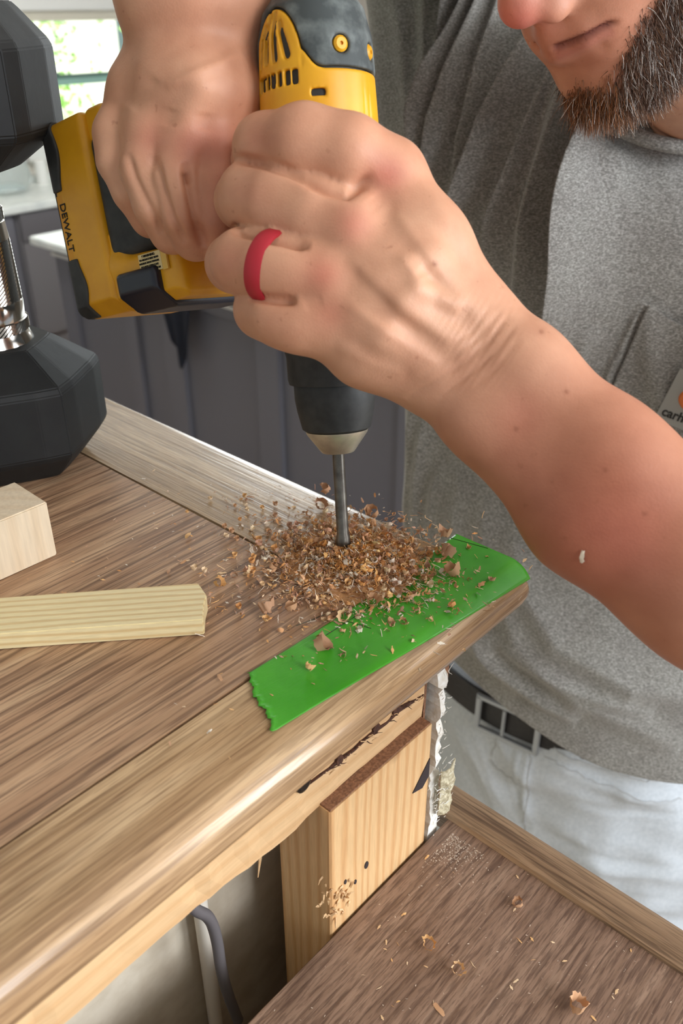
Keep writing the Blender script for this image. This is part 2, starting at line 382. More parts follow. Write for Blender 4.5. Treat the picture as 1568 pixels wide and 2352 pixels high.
def tree():
    b = UV(5.4, 10.2, -.5)
    t = thing('tree', b, 'grey-barked garden tree with light green leaves outside the window', 'tree')
    bark = noisy('bark', srgb(120, 132, 138), srgb(158, 168, 170), 9, .9, .3); leaf = mat('leaf', srgb(170, 214, 130), .6)
    tr = MB()
    P = lambda u, v, z: UV(u, v, z)
    tr.tube([P(0.25, 0, 0), P(.12, 0, 1.0), P(-.05, 0, 1.7), P(-.25, 0, 2.3), P(-.5, 0, 3.0), P(-.9, .1, 3.9)], [.22, .19, .17, .13, .1, .05], 10)
    build('trunk', tr, bark, t, smooth=True)
    for q in ([P(-.02, 0, 1.6), P(-.5, .1, 2.25), P(-1.2, .1, 2.7), P(-2.0, .2, 3.0)], [P(-.2, 0, 2.1), P(-.7, .1, 2.3), P(-1.6, .1, 2.5)], [P(.05, 0, 1.5), P(.6, .2, 2.1), P(1.1, .3, 3.0)], [P(-.35, 0, 2.6), P(.2, 0, 3.2), P(.5, 0, 3.8)]):
        build('branch', MB().tube(q, [.08, .05, .03, .015][:len(q)], 8), bark, t, smooth=True)
    V = []; F = []
    cl = [(-.9, 2.6, .35), (-1.6, 2.6, .3), (.5, 2.2, .5), (.7, 1.5, .5), (-1.0, 3.2, .4), (.1, 2.9, .5), (1.2, 2.6, .6), (-1.7, 1.0, .35), (-.9, .7, .5), (0, .6, .5), (-1.9, 1.9, .22), (.8, .9, .5)]
    for i in range(5200):
        cu, cz, rr = cl[RNG.integers(len(cl))]; o = RNG.normal(size=3)*rr*.55
        p = P(cu+o[0], o[1], cz+o[2]); a = RNG.normal(size=3); a /= np.linalg.norm(a); c = np.cross(a, RNG.normal(size=3)); c /= np.linalg.norm(c); s = .05
        n = len(V); V += [p-a*s, p+c*s*.5, p+a*s, p-c*s*.5]; F.append((n, n+1, n+2, n+3))
    o = link('foliage', arr_mesh('foliage', V, F), leaf, t); o['kind'] = 'stuff'
    wm = mat('white_siding', srgb(225, 228, 228), .8)
    h = thing('house', UV(9.5, 14.0, -.5), 'pale neighbouring house behind the garden tree', 'house', A)
    mb = MB().box(-5.2, 5.5, 0, .3, 0, 3.9); build('wall', mb, wm, h)
    mb = MB(); mb.prism([(-.3, 3.9), (.3, 3.9), (.3, 4.05), (-.3, 4.05)], -5.4, 5.7, 'x'); build('roof', mb, mat('grey_roof', srgb(120, 124, 128), .8), h)
    build('window', MB().box(.4, 1.2, -.03, .02, 1.2, 2.4), mat('dim_glass', srgb(90, 104, 112), .2), h)
tree()

# ---------------------------------------------------------------- kitchen furniture
def kitchen():
    cab = mat('grey_cabinet_paint', srgb(112, 112, 120), .42); stone = noisy('white_quartz', srgb(236, 240, 236), srgb(216, 222, 220), 14, .3)
    dark = mat('toe_kick_black', srgb(18, 18, 20), .6); steel = mat('grey_appliance_front', srgb(150, 148, 152), .4, .35); pan = mat('dark_grey_panel', srgb(104, 102, 106), .5)
    # run along the window wall
    c = thing('base_cabinet', UV(1.2, 4.46, 0), 'grey base cabinet left of the dishwasher under the window wall', 'cabinet', A)
    build('body', MB().box(0, 1.18, .02, .62, .1, .88), cab, c); build('door', MB().box(.02, .58, 0, .02, .12, .86), cab, c, bevel=.003); build('door', MB().box(.6, 1.16, 0, .02, .12, .86), cab, c, bevel=.003)
    build('toe_kick', MB().box(0, 1.18, .06, .08, 0, .1), dark, c)
    d = thing('dishwasher', UV(2.39, 4.46, 0), 'grey dishwasher with small lit display under white counter', 'dishwasher', A)
    build('body', MB().box(0, .9, .02, .6, .1, .88), steel, d); build('door_panel', MB().box(.01, .89, 0, .02, .2, .72), steel, d, bevel=.004)
    build('control_panel', MB().box(.01, .89, -.004, .02, .725, .875), pan, d, bevel=.004)
    dp = build('display', MB().box(.42, .55, -.012, 0, .77, .83), mat('display_black', srgb(20, 20, 26), .2), d, bevel=.002)
    lit = mat('lit_display', srgb(150, 165, 240), .4); lb = lit.node_tree.nodes['Principled BSDF']; lb.inputs['Emission Color'].default_value = srgb(150, 165, 255); lb.inputs['Emission Strength'].default_value = 1.2
    build('lit_digits', MB().box(.45, .525, -.014, -.0125, .79, .822), lit, dp)
    build('toe_kick', MB().box(0, .9, .05, .08, 0, .18), dark, d)
    k = build('countertop', MB().box(0, 3.6, 0, .66, 0, .04), stone, bevel=.005, loc=UV(1.2, 4.44, .88), rot=(0, 0, A)); tag(k, 'white stone countertop below the kitchen window', 'countertop')
    k = build('backsplash_ledge', MB().box(0, 3.6, 0, .12, 0, .03), stone, bevel=.004, loc=UV(1.2, 4.98, .92), rot=(0, 0, A)); tag(k, 'raised white stone ledge at the back of the counter', 'ledge')
    # things on it
    gl = mat('clear_glass', srgb(226, 236, 236), .05); gl.node_tree.nodes['Principled BSDF'].inputs['Transmission Weight'].default_value = .75; gl.node_tree.nodes['Principled BSDF'].inputs['IOR'].default_value = 1.2
    gg = mat('green_glass', srgb(120, 190, 150), .05); gg.node_tree.nodes['Principled BSDF'].inputs['Transmission Weight'].default_value = .7; gg.node_tree.nodes['Principled BSDF'].inputs['IOR'].default_value = 1.2
    def put(name, prof, m, u, v, lab, cat, lid=None):
        t = thing(name, UV(u, v, .95 if v > 4.97 else .92), lab, cat)
        build('body', MB().lathe(prof, 28), m, t, smooth=True)
        if lid: build('lid', MB().lathe(lid, 28), M['white'], t, smooth=True)
    put('glass_jar', [(.05, 0), (.11, .02), (.135, .09), (.12, .17), (.07, .22), (.075, .24)], gl, 2.55, 4.80, 'large round clear glass jar on the counter beside the dumbbell', 'jar')
    put('candle', [(.035, 0), (.035, .13), (.03, .135)], M['white'], 2.83, 4.90, 'slim white candle between the glass jar and the green bottle', 'candle')
    put('green_bottle', [(.05, 0), (.06, .02), (.062, .12), (.02, .19), (.018, .25)], gg, 3.02, 4.80, 'squat green glass bottle beside the yellow battery', 'bottle')
    put('soap_dispenser', [(.04, 0), (.045, .02), (.045, .15), (.015, .18), (.012, .22)], mat('pale_ceramic', srgb(214, 212, 204), .3), 2.30, 4.85, 'pale ceramic soap dispenser at far left of the counter', 'dispenser')
    o = thing('wall_outlet', UV(3.02, 5.095, 1.06), 'white switch plate on wall just below the window', 'outlet', A)
    build('plate', MB().box(-.06, .08, -.01, 0, -.055, .055), M['white'], o, bevel=.003); build('switch', MB().box(-.02, .01, -.014, -.009, -.03, .03), M['white'], o)
    # island
    isl = thing('kitchen_island', UV(2.08, .6, 0), 'dark grey kitchen island with framed side panels', 'island', A)
    build('body', MB().box(0.02, 1.0, 0, 3.0, .08, .90), cab, isl)
    st = MB()
    for v0, v1 in ((2.90, 3.0), (2.44, 2.52), (2.14, 2.26), (1.58, 1.70), (.9, 1.02), (0, .1)): build('stile', MB().box(-.004, .02, v0, v1, .08, .9), cab, isl, bevel=.002)
    build('rail', MB().box(-.003, .02, 0, 3.0, .82, .9), cab, isl, bevel=.002); build('rail', MB().box(-.003, .02, 0, 3.0, .08, .18), cab, isl, bevel=.002)
    build('toe_kick', MB().box(.06, .95, .05, 2.95, 0, .08), dark, isl)
    build('light_strip', MB().box(-.01, .02, 0, 3.02, .862, .874), M['white'], isl)
    k = build('island_countertop', MB().box(-.06, 1.05, 0, 3.10, 0, .035), stone, bevel=.005, loc=UV(2.08, .6, .905), rot=(0, 0, A)); tag(k, 'white stone top of the dark grey island', 'countertop')
    # dark cloth hanging from the island edge
    V = []; F = []; n = 14
    for j in range(12):
        t = j/11
        for i in range(n):
            s = i/(n-1); wdt = (.17*(1-t**2*.75)+.02); vv = (s-.5)*wdt; V.append(UV(-.014-.010*math.sin(s*12+t*2)-.006, vv, -t*(.34-.1*abs(s-.4)*2)))
    for j in range(11):
        for i in range(n-1): a = j*n+i; F.append((a, a+1, a+n+1, a+n))
    me = arr_mesh('hanging_cloth', V, F); o = link('hanging_cloth', me, mat('navy_cloth', srgb(24, 28, 40), .9), loc=UV(2.055, 2.70, .905), smooth=True)
    md = o.modifiers.new('s', 'SOLIDIFY'); md.thickness = .006; tag(o, 'dark navy cloth hanging down the island panel below the battery', 'cloth')
kitchen()

# ---------------------------------------------------------------- half wall, boards, ledge
def arc(cx, cz, r, a0, a1, n=8): return [(cx+r*math.cos(R(a0+(a1-a0)*i/n)), cz+r*math.sin(R(a0+(a1-a0)*i/n))) for i in range(n+1)]
NR = .0155                                                # nose radius of the bullnose boards
def nose_z(v):                                            # top surface of front board, v from the rounded edge inward
    c = .203
    return 0.0 if v >= c else math.sqrt(max(NR**2-(c-v)**2, 0))-NR
def rounded_board(name, prof, x0, x1, axis, m, loc, round_at=None, n=1):
    """board with a closed profile; the end at x1 is eased by shrinking the last rings"""
    P = np.array(prof); c = P.mean(0); rings = []; xs = [(x0, 0)]
    if round_at: xs += [(x1-.008, 0)]+[(x1-.008+.008*math.sin(a), .006*(1-math.cos(a))) for a in (R(25), R(50), R(70), R(90))]
    else: xs += [(x1, 0)]
    V = []; m_ = len(prof)
    for x, ins in xs:
        q = P.copy(); lo, hi = P.min(0), P.max(0)
        q = c+(P-c)*(1-2*ins/np.maximum(hi-lo, 1e-6)*np.array([.35, 1.0]))
        V += [((x, a, b) if axis == 'x' else (a, x, b)) for a, b in q]
    F = [tuple(range(m_)), tuple((len(xs)-1)*m_+i for i in range(m_))]
    for k in range(len(xs)-1):
        for i in range(m_): j = (i+1) % m_; F.append((k*m_+i, k*m_+j, (k+1)*m_+j, (k+1)*m_+i))
    mb = MB().add(V, F); return build(name, mb, m, loc=loc, rot=(0, 0, A), smooth=True)

def walls():
    B = UV(0, 0, 0)
    def local(o): o.rotation_euler = (0, 0, A); return o
    hw = thing('half_wall', UV(-.6, .29, 0), 'opened half wall showing pine framing and bare drywall under the wood top', 'wall', A)
    o6 = .6
    # coordinates inside the half wall: u+.6, v-.29
    build('wall_body', MB().box(0, .893, -.016, .85, 0, T-.03), M['drywall'], hw)
    build('drywall_panel', MB().box(0, .889, -.028, -.0165, 0, T-.066), M['drywall'], hw, label='beige drywall seen through the opening')
    e = MB()                                             # torn edge of the end drywall
    zs = np.linspace(1.30, T-.031, 60); V = []; F = []
    for i, z in enumerate(zs):
        wv = .1975+.0010*math.sin(z*310)+RNG.uniform(-.0010, .0010)-(0.0015 if z < T-.13 else 0)
        wu = .303+RNG.uniform(-.0012, .001)+(.003*math.exp(-((z-(T-.150))/.016)**2)); u0 = (.2985 if z > T-.108 and z < T-.045 else .2950)+RNG.uniform(-.0006, .0006)
        V += [(u0+o6, wv-.29, z), (wu+o6, wv+RNG.uniform(-.001, .001)-.29, z), (.303+o6, -.0, z), (u0+o6, 0, z)]
    for i in range(len(zs)-1):
        for k in range(4): a = i*4+k; b = i*4+(k+1) % 4; F.append((a, b, b+4, a+4))
    F += [(0, 1, 2, 3), tuple(len(V)-4+k for k in range(4))]
    build('end_drywall', MB().add(V, F), M['gypsum'], hw, label='white torn drywall edge')
    build('end_stud', MB().box(.2925+o6, .2943+o6, .2035-.29, -.001, .9, T-.031), M['endgrain'], hw, label='dark paper-faced inner edge')
    # top plate with cracked front
    V = []; F = []; us = np.linspace(-.6, .2905, 120)
    for i, u in enumerate(us):
        j = RNG.uniform(-.0008, .0008)*(1 if u > 0 else .3); s = .002*math.sin(u*23)+.0015*math.sin(u*61)
        V += [(u+o6, .2025-.29+j*.4, T-.0305), (u+o6, .2025-.29+j, T-.052), (u+o6, .2032-.29, T-.0655+s+j), (u+o6, -.001, T-.0655), (u+o6, -.001, T-.0305)]
    for i in range(len(us)-1):
        for k in range(5): a = i*5+k; b = i*5+(k+1) % 5; F.append((a, b, b+5, a+5))
    F += [tuple(range(5)), tuple(len(V)-5+k for k in range(5))]
    pl = build('top_plate', MB().add(V, F), M['plate'], hw)
    # long split with nail holes along the plate
    pts = [(.2005, -.0445), (.2110, -.0450), (.2225, -.0458), (.2335, -.0468), (.2450, -.0455), (.258, -.0466), (.269, -.0450), (.2895, -.0490)]
    wd = [.0001, .0006, .0010, .0006, .0008, .0009, .0014, .0006]
    V = []; F = []
    for i, ((u, z), h) in enumerate(zip(pts, wd)): V += [(u+o6, .2016-.29, T+z-h), (u+o6, .2016-.29, T+z+h), (u+o6, .2030-.29, T+z-h), (u+o6, .2030-.29, T+z+h)]
    for i in range(len(pts)-1):
        a = i*4; F += [(a, a+1, a+5, a+4), (a+1, a+3, a+7, a+5), (a, a+4, a+6, a+2)]
    dk = noisy('dark_split', srgb(52, 32, 24), srgb(88, 54, 38), 600, .9)
    build('split', MB().add(V, F), dk, pl, label='dark crack running along the plate')
    for (u, z, a, b) in ((.2225, -.0450, .0026, .0034), (.2500, -.0440, .0026, .0034), (.2660, -.0430, .0034, .0036)):
        q = [(u+a*math.cos(t)*RNG.uniform(.75, 1.15)+o6, T+z+b*math.sin(t)*RNG.uniform(.75, 1.15)) for t in np.linspace(0, 2*math.pi, 10)[:-1]]
        build('knot_hole', MB().prism([(x, zz) for x, zz in q], .2013-.29, .204-.29, 'y'), dk, pl)
    build('nail_head', MB().lathe([(.0045, 0), (.0045, .0012), (.003, .0018)], 16, M=Matrix.Translation((.1975+o6, -.088, T-.0405))@Matrix.Rotation(R(90), 4, 'X')), M['dark_metal'], pl)
    for k in range(26):                                  # splinters along the crack
        u = RNG.uniform(.21, .288); z = T-.0462+RNG.uniform(-.0015, .0015); l = RNG.uniform(.002, .006)
        mb = MB().tube([(u+o6, .2022-.29, z), (u+l*.6+o6, .2005-.29, z-RNG.uniform(-.001, .002)), (u+l+o6, .1995-.29+RNG.uniform(-.001, .001), z-RNG.uniform(-.002, .003))], [.0004, .0003, .0001], 4)
        build('splinter', mb, M['plate'] if k % 3 else dk, pl)
    # short block (stud)
    st = MB(); u0, u1, v0, v1, zb, zt = .2095+o6, .2905+o6, .1960-.29, .233-.29, 1.25, T-.0665
    st.prism([(u0, v0+.001), (u0+.001, v0), (u1, v0), (u1, v1), (u0, v1)], zb, zt, 'z')
    sb = build('stud_block', st, M['stud'], hw, label='stubby pine stud with gouged corner')
    build('sawn_top', MB().box(u0+.0006, u1-.0006, v0+.0006, v1, zt-.0002, zt+.0011), M['endgrain'], sb, label='brown sawn end grain')
    dkm = mat('dark_notch', srgb(48, 38, 40), .8)  # near-black colour for the notch and the nail holes
    V = [(.276+o6, -.0945, T-.108), (.2905+o6, -.0945, T-.092), (.2905+o6, -.0945, T-.106), (.285+o6, -.0945, T-.111), (.276+o6, -.0935, T-.108), (.2905+o6, -.0935, T-.092), (.2905+o6, -.0935, T-.106), (.285+o6, -.0935, T-.111)]
    build('notch', MB().add(V, [(0, 1, 2, 3), (4, 7, 6, 5), (0, 4, 5, 1), (1, 5, 6, 2), (2, 6, 7, 3), (3, 7, 4, 0)]), dkm, sb, label='dark notch in the stud edge')
    for (u, z, r) in ((.2375, -.131, .0016), (.2285, -.136, .001), (.2205, -.128, .001)):
        build('nail_hole', MB().lathe([(r, 0), (r, .0006)], 10, M=Matrix.Translation((u+o6, -.0938, T+z))@Matrix.Rotation(R(90), 4, 'X')@Matrix.Scale(1.7, 4, (0, 1, 0))), dkm, sb)
    sp = MB()
    for k in range(46):                                  # torn fibres at the block's lower left corner
        u = .2095+RNG.normal()*.003; v = .196+RNG.uniform(-.001, .006); z = T-RNG.uniform(.118, .15)
        if k % 2: u = .2195+RNG.normal()*.004; v = .1955; z = T-.136+RNG.normal()*.005
        d = RNG.normal(size=3)*.0012; d[1] = -abs(d[1])*.6
        sp.tube([(u+o6, v-.29, z), (u+d[0]+o6, v-.29+d[1], z+d[2]+.001), (u+1.6*d[0]+o6, v-.29+1.7*d[1], z+2*d[2])], [.0008, .0006, .0002], 4)
    o = build('splinter_tuft', sp, M['plate'], sb); o['kind'] = 'stuff'
    # big splinter hanging in the cavity
    mb = MB().tube([(.1975+o6, .232-.29, T-.080), (.193+o6, .228-.29, T-.098), (.187+o6, .226-.29, T-.118)], [.0022, .0016, .0003], 5)
    build('hanging_splinter', mb, M['plate'], hw)
    fz = MB()
    for k in range(150):                                 # paper fuzz on the torn drywall
        z = T-(.036+RNG.uniform(0, .12)); u = .303+RNG.uniform(-.006, .001); v = .1955
        if k < 90: z = T-.128+RNG.normal()*.012; u = .302+RNG.normal()*.0045; v = .1925+RNG.uniform(-.001, .001)
        p = np.array([u+o6, v-.29, z]); pts = [p]; d = RNG.normal(size=3)*.0003
        for _ in range(4): d = d+RNG.normal(size=3)*.00035; d[1] = -abs(d[1])*.5; p = p+d; pts.append(p)
        fz.tube(pts, [.0003, .0002, .0002, .00015, .0001], 3)
    o = build('paper_fuzz', fz, M['gypsum'], hw); o['kind'] = 'stuff'
    fl = MB()
    n = 7; V = []; F = []
    for j in range(n):
        for i in range(5): V.append((.2985+o6+i*.0035+RNG.uniform(-.001, .001), -.0975+.0008*RNG.normal()-.0015*math.sin(i), T-.108-j*.0058+RNG.uniform(-.001, .001)))
    for j in range(n-1):
        for i in range(4): a = j*5+i; F.append((a, a+1, a+6, a+5))
    o = build('torn_mesh_tape', MB().add(V, F), noisy('fibre_tape', srgb(206, 198, 170), srgb(150, 138, 108), 500, .9, .4), hw, fix=False); md = o.modifiers.new('s', 'SOLIDIFY'); md.thickness = .0006
    # chipped piece under the nose
    build('core_chip', MB().prism([(.2965+o6, .2-.29), (.306+o6, .198-.29), (.308+o6, .207-.29), (.298+o6, .212-.29)], T-.045, T-.0305, 'z'), M['core'], hw)

    # boards of the top
    prof = [(.2366, -.0003), (.2366, -.0295), (.209, -.031)]+arc(.203, -NR, NR, 270, 90, 14)
    o = rounded_board('bullnose_board', [(a, b) for a, b in prof], -.62, .3665, 'x', M['nosing'], UV(0, 0, T), True); tag(o, 'long light oak bullnose board along the near edge of the top', 'board')
    prof = [(.2818, 0), (.2818, -.0295), (.345, -.0295)]+arc(.3445, -.0125, .0125, -90, 90, 10)
    prof = [(a+(0 if a < .3 else -.0), b+(.0 if True else 0)) for a, b in prof]
    o = build('side_bullnose_board', MB().prism(prof, .2375, 1.14, 'y'), M['nosing_y'], loc=UV(0, 0, T), rot=(0, 0, A), smooth=True); tag(o, 'light oak edge board running back beside the dumbbell', 'board')
    o = build('field_plank', MB().box(-.62, .2808, .2384, .46, -.0295, -.0004), M['field'], loc=UV(0, 0, T), rot=(0, 0, A), bevel=.0004); tag(o, 'brown walnut-look plank carrying the drilled shavings and wood offcuts', 'board')
    o = build('back_plank', MB().box(-.62, .2808, .4604, 1.14, -.0295, -.0003), M['field'], loc=UV(0, 0, T), rot=(0, 0, A), bevel=.0004); tag(o, 'brown walnut-look plank under the dumbbell', 'board')

    # lower ledge
    ZL = T-.160
    o = build('ledge_board', MB().box(-.62, .318, -.5, .1945, -.018, 0), M['ledge'], loc=UV(0, 0, ZL), rot=(0, 0, A), bevel=.0006); tag(o, 'dark brown wood-grain board on the lower ledge, dusted with crumbs', 'board')
    prof = [(.3125, .0002), (.3135, .0032), (.3165, .0046), (.3235, .0056), (.331, .0052), (.3355, .002), (.3365, -.004), (.3365, -.020), (.3185, -.020), (.3185, .0002)]
    o = build('ledge_trim', MB().prism(prof, -.5, .2225, 'y'), M['ledge_y'], loc=UV(0, 0, ZL), rot=(0, 0, A), smooth=True); tag(o, 'raised wood-grain trim strip along the outer edge of the lower ledge', 'trim')
    build('ledge_base', MB().box(0, .91, -.77, -.1005, 0, ZL-.0205), M['drywall'], hw, label='drywall base under the lower ledge')
walls()

# tape with torn left end, wrapped over the nose and round the right end
def tape():
    n, m = 90, 44; V = []; F = []
    for i in range(n):
        s = i/(n-1)
        for j in range(m):
            q = j/(m-1)                                 # 0 upper edge .. 1 lower edge
            ue = .2005+(.1835-.2005)*q+(.0010*math.sin(q*9+1)+.0007*math.sin(q*31)+.0005*math.sin(q*77)); u = ue+(.3668-ue)*s
            v = (.2400-.0025*math.sin(s*3.1))+((.2045-.0150*s**1.1)-.2400)*q
            if s > .985: v += 0
            lift = .0005+(.0006 if i == 0 else 0)
            c = .203
            if v < c: nx = (v-c)/NR; nz = math.sqrt(max(1-nx*nx, .0)); V.append((u, c+nx*(NR+lift), -NR+nz*(NR+lift)))
            else: V.append((u, v, lift))
    for i in range(n-1):
        for j in range(m-1): a = i*m+j; F.append((a, a+1, a+m+1, a+m))
    V = np.array(V); V -= np.array([.27, .22, 0])
    me = arr_mesh('green_tape', V, F); g = mat('green_tape', srgb(70, 164, 40), .33); t = NT(g)
    nn = t.noise(t.coord((1, 1, 1)), 28, 3); t.base(t.ramp(nn, [(.35, srgb(62, 156, 34)), (.65, srgb(80, 174, 50))])); t.bump(t.noise(t.coord((1.2, 6, 1)), 160, 3), .18, .0006)
    o = link('green_tape', me, g, loc=UV(.27, .22, T), rot=(0, 0, A), smooth=True); md = o.modifiers.new('s', 'SOLIDIFY'); md.thickness = .0003; md.offset = 0
    tag(o, 'strip of bright green masking tape stuck over the board corner', 'tape')
    pm = mat('pencil', srgb(22, 40, 20), .6)
    def line(a, b):
        pa = np.array(toUV(Zp(a[0], a[1], T))); pb = np.array(toUV(Zp(b[0], b[1], T)))
        pts = [(p[0]-.27, p[1]-.22, .0007) for p in (pa+(pb-pa)*k/6 for k in range(7))]
        build('pencil_line', MB().tube(pts, .00022, 4), pm, o)
    line((748, 1462), (925, 1348)); line((792, 1428), (852, 1446)); line((1035, 1238), (1120, 1262)); line((680, 1440), (770, 1405))
tape()

# ---------------------------------------------------------------- cables
def cables():
    def cab(pts, r, m, name, lab):
        P = [UV(*p) for p in pts]; base = P[-1].copy()
        cu = bpy.data.curves.new(name, 'CURVE'); cu.dimensions = '3D'; cu.bevel_depth = r; cu.bevel_resolution = 4; cu.use_fill_caps = True
        sp = cu.splines.new('NURBS'); sp.points.add(len(P)-1); sp.use_endpoint_u = True; sp.order_u = 3
        for q, p in zip(sp.points, P): q.co = (*(p-base), 1)
        tmp = bpy.data.objects.new(name, cu); C.objects.link(tmp); dg = bpy.context.evaluated_depsgraph_get()
        me = bpy.data.meshes.new_from_object(tmp.evaluated_get(dg)); bpy.data.objects.remove(tmp)
        me.materials.clear(); o = link(name, me, m, loc=base, smooth=True); tag(o, lab, 'cable')
    cab([(.1680, .2545, T-.07), (.1690, .2545, T-.12), (.1695, .2545, T-.18), (.1695, .2545, T-.26), (.170, .2550, T-.4), (.171, .2550, T-.8)], .0042, mat('white_pvc', srgb(222, 216, 204), .5), 'white_cable', 'white cable running down inside the open wall')
    cab([(.148, .240, T-.070), (.1500, .236, T-.105), (.1525, .235, T-.117), (.1610, .235, T-.130), (.1640, .235, T-.153), (.1640, .235, T-.180), (.1675, .235, T-.213), (.1725, .236, T-.240)], .0031, mat('grey_rubber_cable', srgb(96, 92, 94), .55), 'grey_cable', 'bent dark grey cable in front of the white cable')
cables()

# ---------------------------------------------------------------- dumbbell
def dumbbell():
    base = Zp(40, 1050, T); L = .270; rv = .0655
    t = thing('dumbbell', base, 'black rubber hex dumbbell with chrome handle standing on end', 'dumbbell', R(23))
    def head(z0, flip):
        rings = [(.000, .046), (.0025, .049), (.018, .0635), (.022, rv), (.062, rv), (.066, .0635), (.0815, .040), (.084, .036), (.084, .020)]
        V = []; F = []
        sub = 4
        for z, r in rings:
            zz = z if not flip else .084-z
            for k in range(6):
                a0 = R(60*k); a1 = R(60*(k+1)); p0 = np.array([math.cos(a0), math.sin(a0)]); p1 = np.array([math.cos(a1), math.sin(a1)])
                for s in range(sub):
                    q = p0+(p1-p0)*s/sub
                    if s == 0: q = q*.975
                    V.append((q[0]*r, q[1]*r, z0+zz))
        n = 6*sub
        for i in range(len(rings)-1):
            for k in range(n): F.append((i*n+k, i*n+(k+1) % n, (i+1)*n+(k+1) % n, (i+1)*n+k))
        F += [tuple(range(n)), tuple((len(rings)-1)*n+k for k in range(n))]
        return build('hex_head', MB().add(V, F), M['rubber'], t, bevel=.0008)
    h1 = head(0, False); head(L-.084, True)
    # scuff on the lower head
    a = R(-37+0); mb = MB()
    for k in range(5):
        x = -.012+k*.006; p = [(x, 0, .008), (x+.004, 0, .008), (x+.003, 0, .022+.005*(k % 2)), (x+.0005, 0, .02)]
        mb.add([(q[0], -.0004, q[2]) for q in p]+[(q[0], .0010, q[2]) for q in p], [(0, 1, 2, 3), (4, 7, 6, 5), (0, 4, 5, 1), (2, 6, 7, 3)])
    # handle profile with knurl rings
    pr = [(.0205, .080), (.0205, .086), (.0175, .092), (.0158, .099), (.0158, .106), (.0162, .1062), (.0162, .112), (.0158, .1122), (.0150, .120), (.0162, .1205)]
    hp = [(.0215, .082), (.0205, .087), (.0178, .094), (.0162, .101)]
    ch = build('handle', MB().lathe([(.0262, .080), (.0258, .083), (.0236, .0875), (.0228, .0905), (.0232, .091), (.0232, .0975), (.0224, .0982), (.0228, .108), (.0222, .1095), (.0216, .1095), (.0212, .146), (.0216, .1462), (.0208, .1565), (.0200, .1572), (.0198, .164), (.0190, .1648), (.0184, .172), (.0196, .180), (.0250, .188), (.0258, .192)], 48), M['chrome'], t, smooth=True)
    def knurl(z0, z1, r0, nm, r1=None):
        n = 96; rows = int((z1-z0)/.0011); V = []; F = []
        for j in range(rows+1):
            z = z0+(z1-z0)*j/rows; r = r0+((r1 or r0)-r0)*j/rows
            for k in range(n):
                a = 2*math.pi*k/n; b = .00045*(((k+j) % 2 == 0)-.5); V.append(((r+b)*math.cos(a), (r+b)*math.sin(a), z))
        for j in range(rows):
            for k in range(n): F.append((j*n+k, j*n+(k+1) % n, (j+1)*n+(k+1) % n, (j+1)*n+k))
        build(nm, MB().add(V, F), M['chrome'], ch, fix=False)
    knurl(.1095, .146, .0224, 'knurled_grip', .0214); knurl(.0910, .0975, .0238, 'knurled_ring'); knurl(.1575, .164, .0206, 'knurled_ring')
    an = R(-7); 
    return t
dumbbell()

# ---------------------------------------------------------------- loose wood
def woodbits():
    b = build('wood_block', MB().box(-.072, 0, 0, .034, 0, .0345), M['block'], bevel=.0007, loc=UV(.1985, .3945, T), rot=(0, 0, A-R(1)))
    tag(b, 'pale wooden block lying in front of the dumbbell', 'wood block')
    ang = A+math.atan2(.655, -.755)
    P = [(0, 0), (.30, 0), (.30, .033), (0, .030)]
    V = []
    # local x runs along the stick away from its free end
    mb = MB().prism([(0.0015, 0), (.172, -.001), (.172, -.0305), (.0045, -.0315), (0, -.020), (.0012, -.012)], 0, .0095, 'z')
    b = build('pine_stick', mb, M['stick'], bevel=.0005, loc=UV(.2085, .2765, T), rot=(0, 0, ang))
    tag(b, 'thin pale pine stick with striped grain in the foreground', 'wood stick')
woodbits()

# ---------------------------------------------------------------- shavings
COLS = [(226, 172, 112), (216, 158, 100), (234, 188, 130), (208, 164, 126), (196, 154, 122), (234, 200, 156), (210, 160, 116), (218, 172, 146), (192, 152, 126), (240, 214, 178)]
def shaving_mesh(kind, seed):
    """kind: curl = fluted spiral cup, flake = bent chip, needle = thin sliver; unit length about 1"""
    g = np.random.default_rng(seed); V = []; F = []; c = np.array(srgb(*COLS[g.integers(len(COLS))])[:3])
    if kind == 'curl':
        n = 24; turns = g.uniform(.8, 1.5); m = 4
        for i in range(n):
            t = i/(n-1); a = t*turns*2*math.pi; r = .30+.16*t+.05*g.normal()*.4
            for j in range(m):
                q = j/(m-1); fl = 1+.30*q+.17*math.sin(a*8)*q
                V.append((r*fl*math.cos(a)*1.12, r*fl*math.sin(a), q*(.44+.10*math.sin(a*2+seed))+.22*t+.05*g.normal()))
        for i in range(n-1):
            for j in range(m-1): a = i*m+j; F.append((a, a+1, a+m+1, a+m))
    elif kind == 'flake':
        n = 6; m = 3
        for i in range(n):
            t = i/(n-1)-.5
            for j in range(m):
                q = j/(m-1)-.5; V.append((t, q*(.42-.5*abs(t))+.06*g.normal()*.6, .25*(.25-t*t)*g.uniform(.5, 1.6)+.05*g.normal()))
        for i in range(n-1):
            for j in range(m-1): a = i*m+j; F.append((a, a+1, a+m+1, a+m))
    else:
        n = 6; bd = g.uniform(-.35, .35)
        for i in range(n):
            t = i/(n-1)-.5; w_ = .05*(1-1.6*abs(t))+.012; y = bd*(t*t)+.02*g.normal()
            V += [(t, y-w_, .03), (t, y+w_, .03+.03*g.random()), (t, y, .09)]
        for i in range(n-1):
            for j in range(3): a = i*3+j; b = i*3+(j+1) % 3; F.append((a, b, b+3, a+3))
    V = np.array(V); V[:, 2] -= V[:, 2].min()
    V2 = V+np.array([0, 0, .035])
    return V, np.array(F), c
VAR = [shaving_mesh(k, i) for i, k in enumerate(['curl']*6+['flake']*8+['needle']*6)]
M['chip'] = attr_mat('wood_shaving', .75, .3)
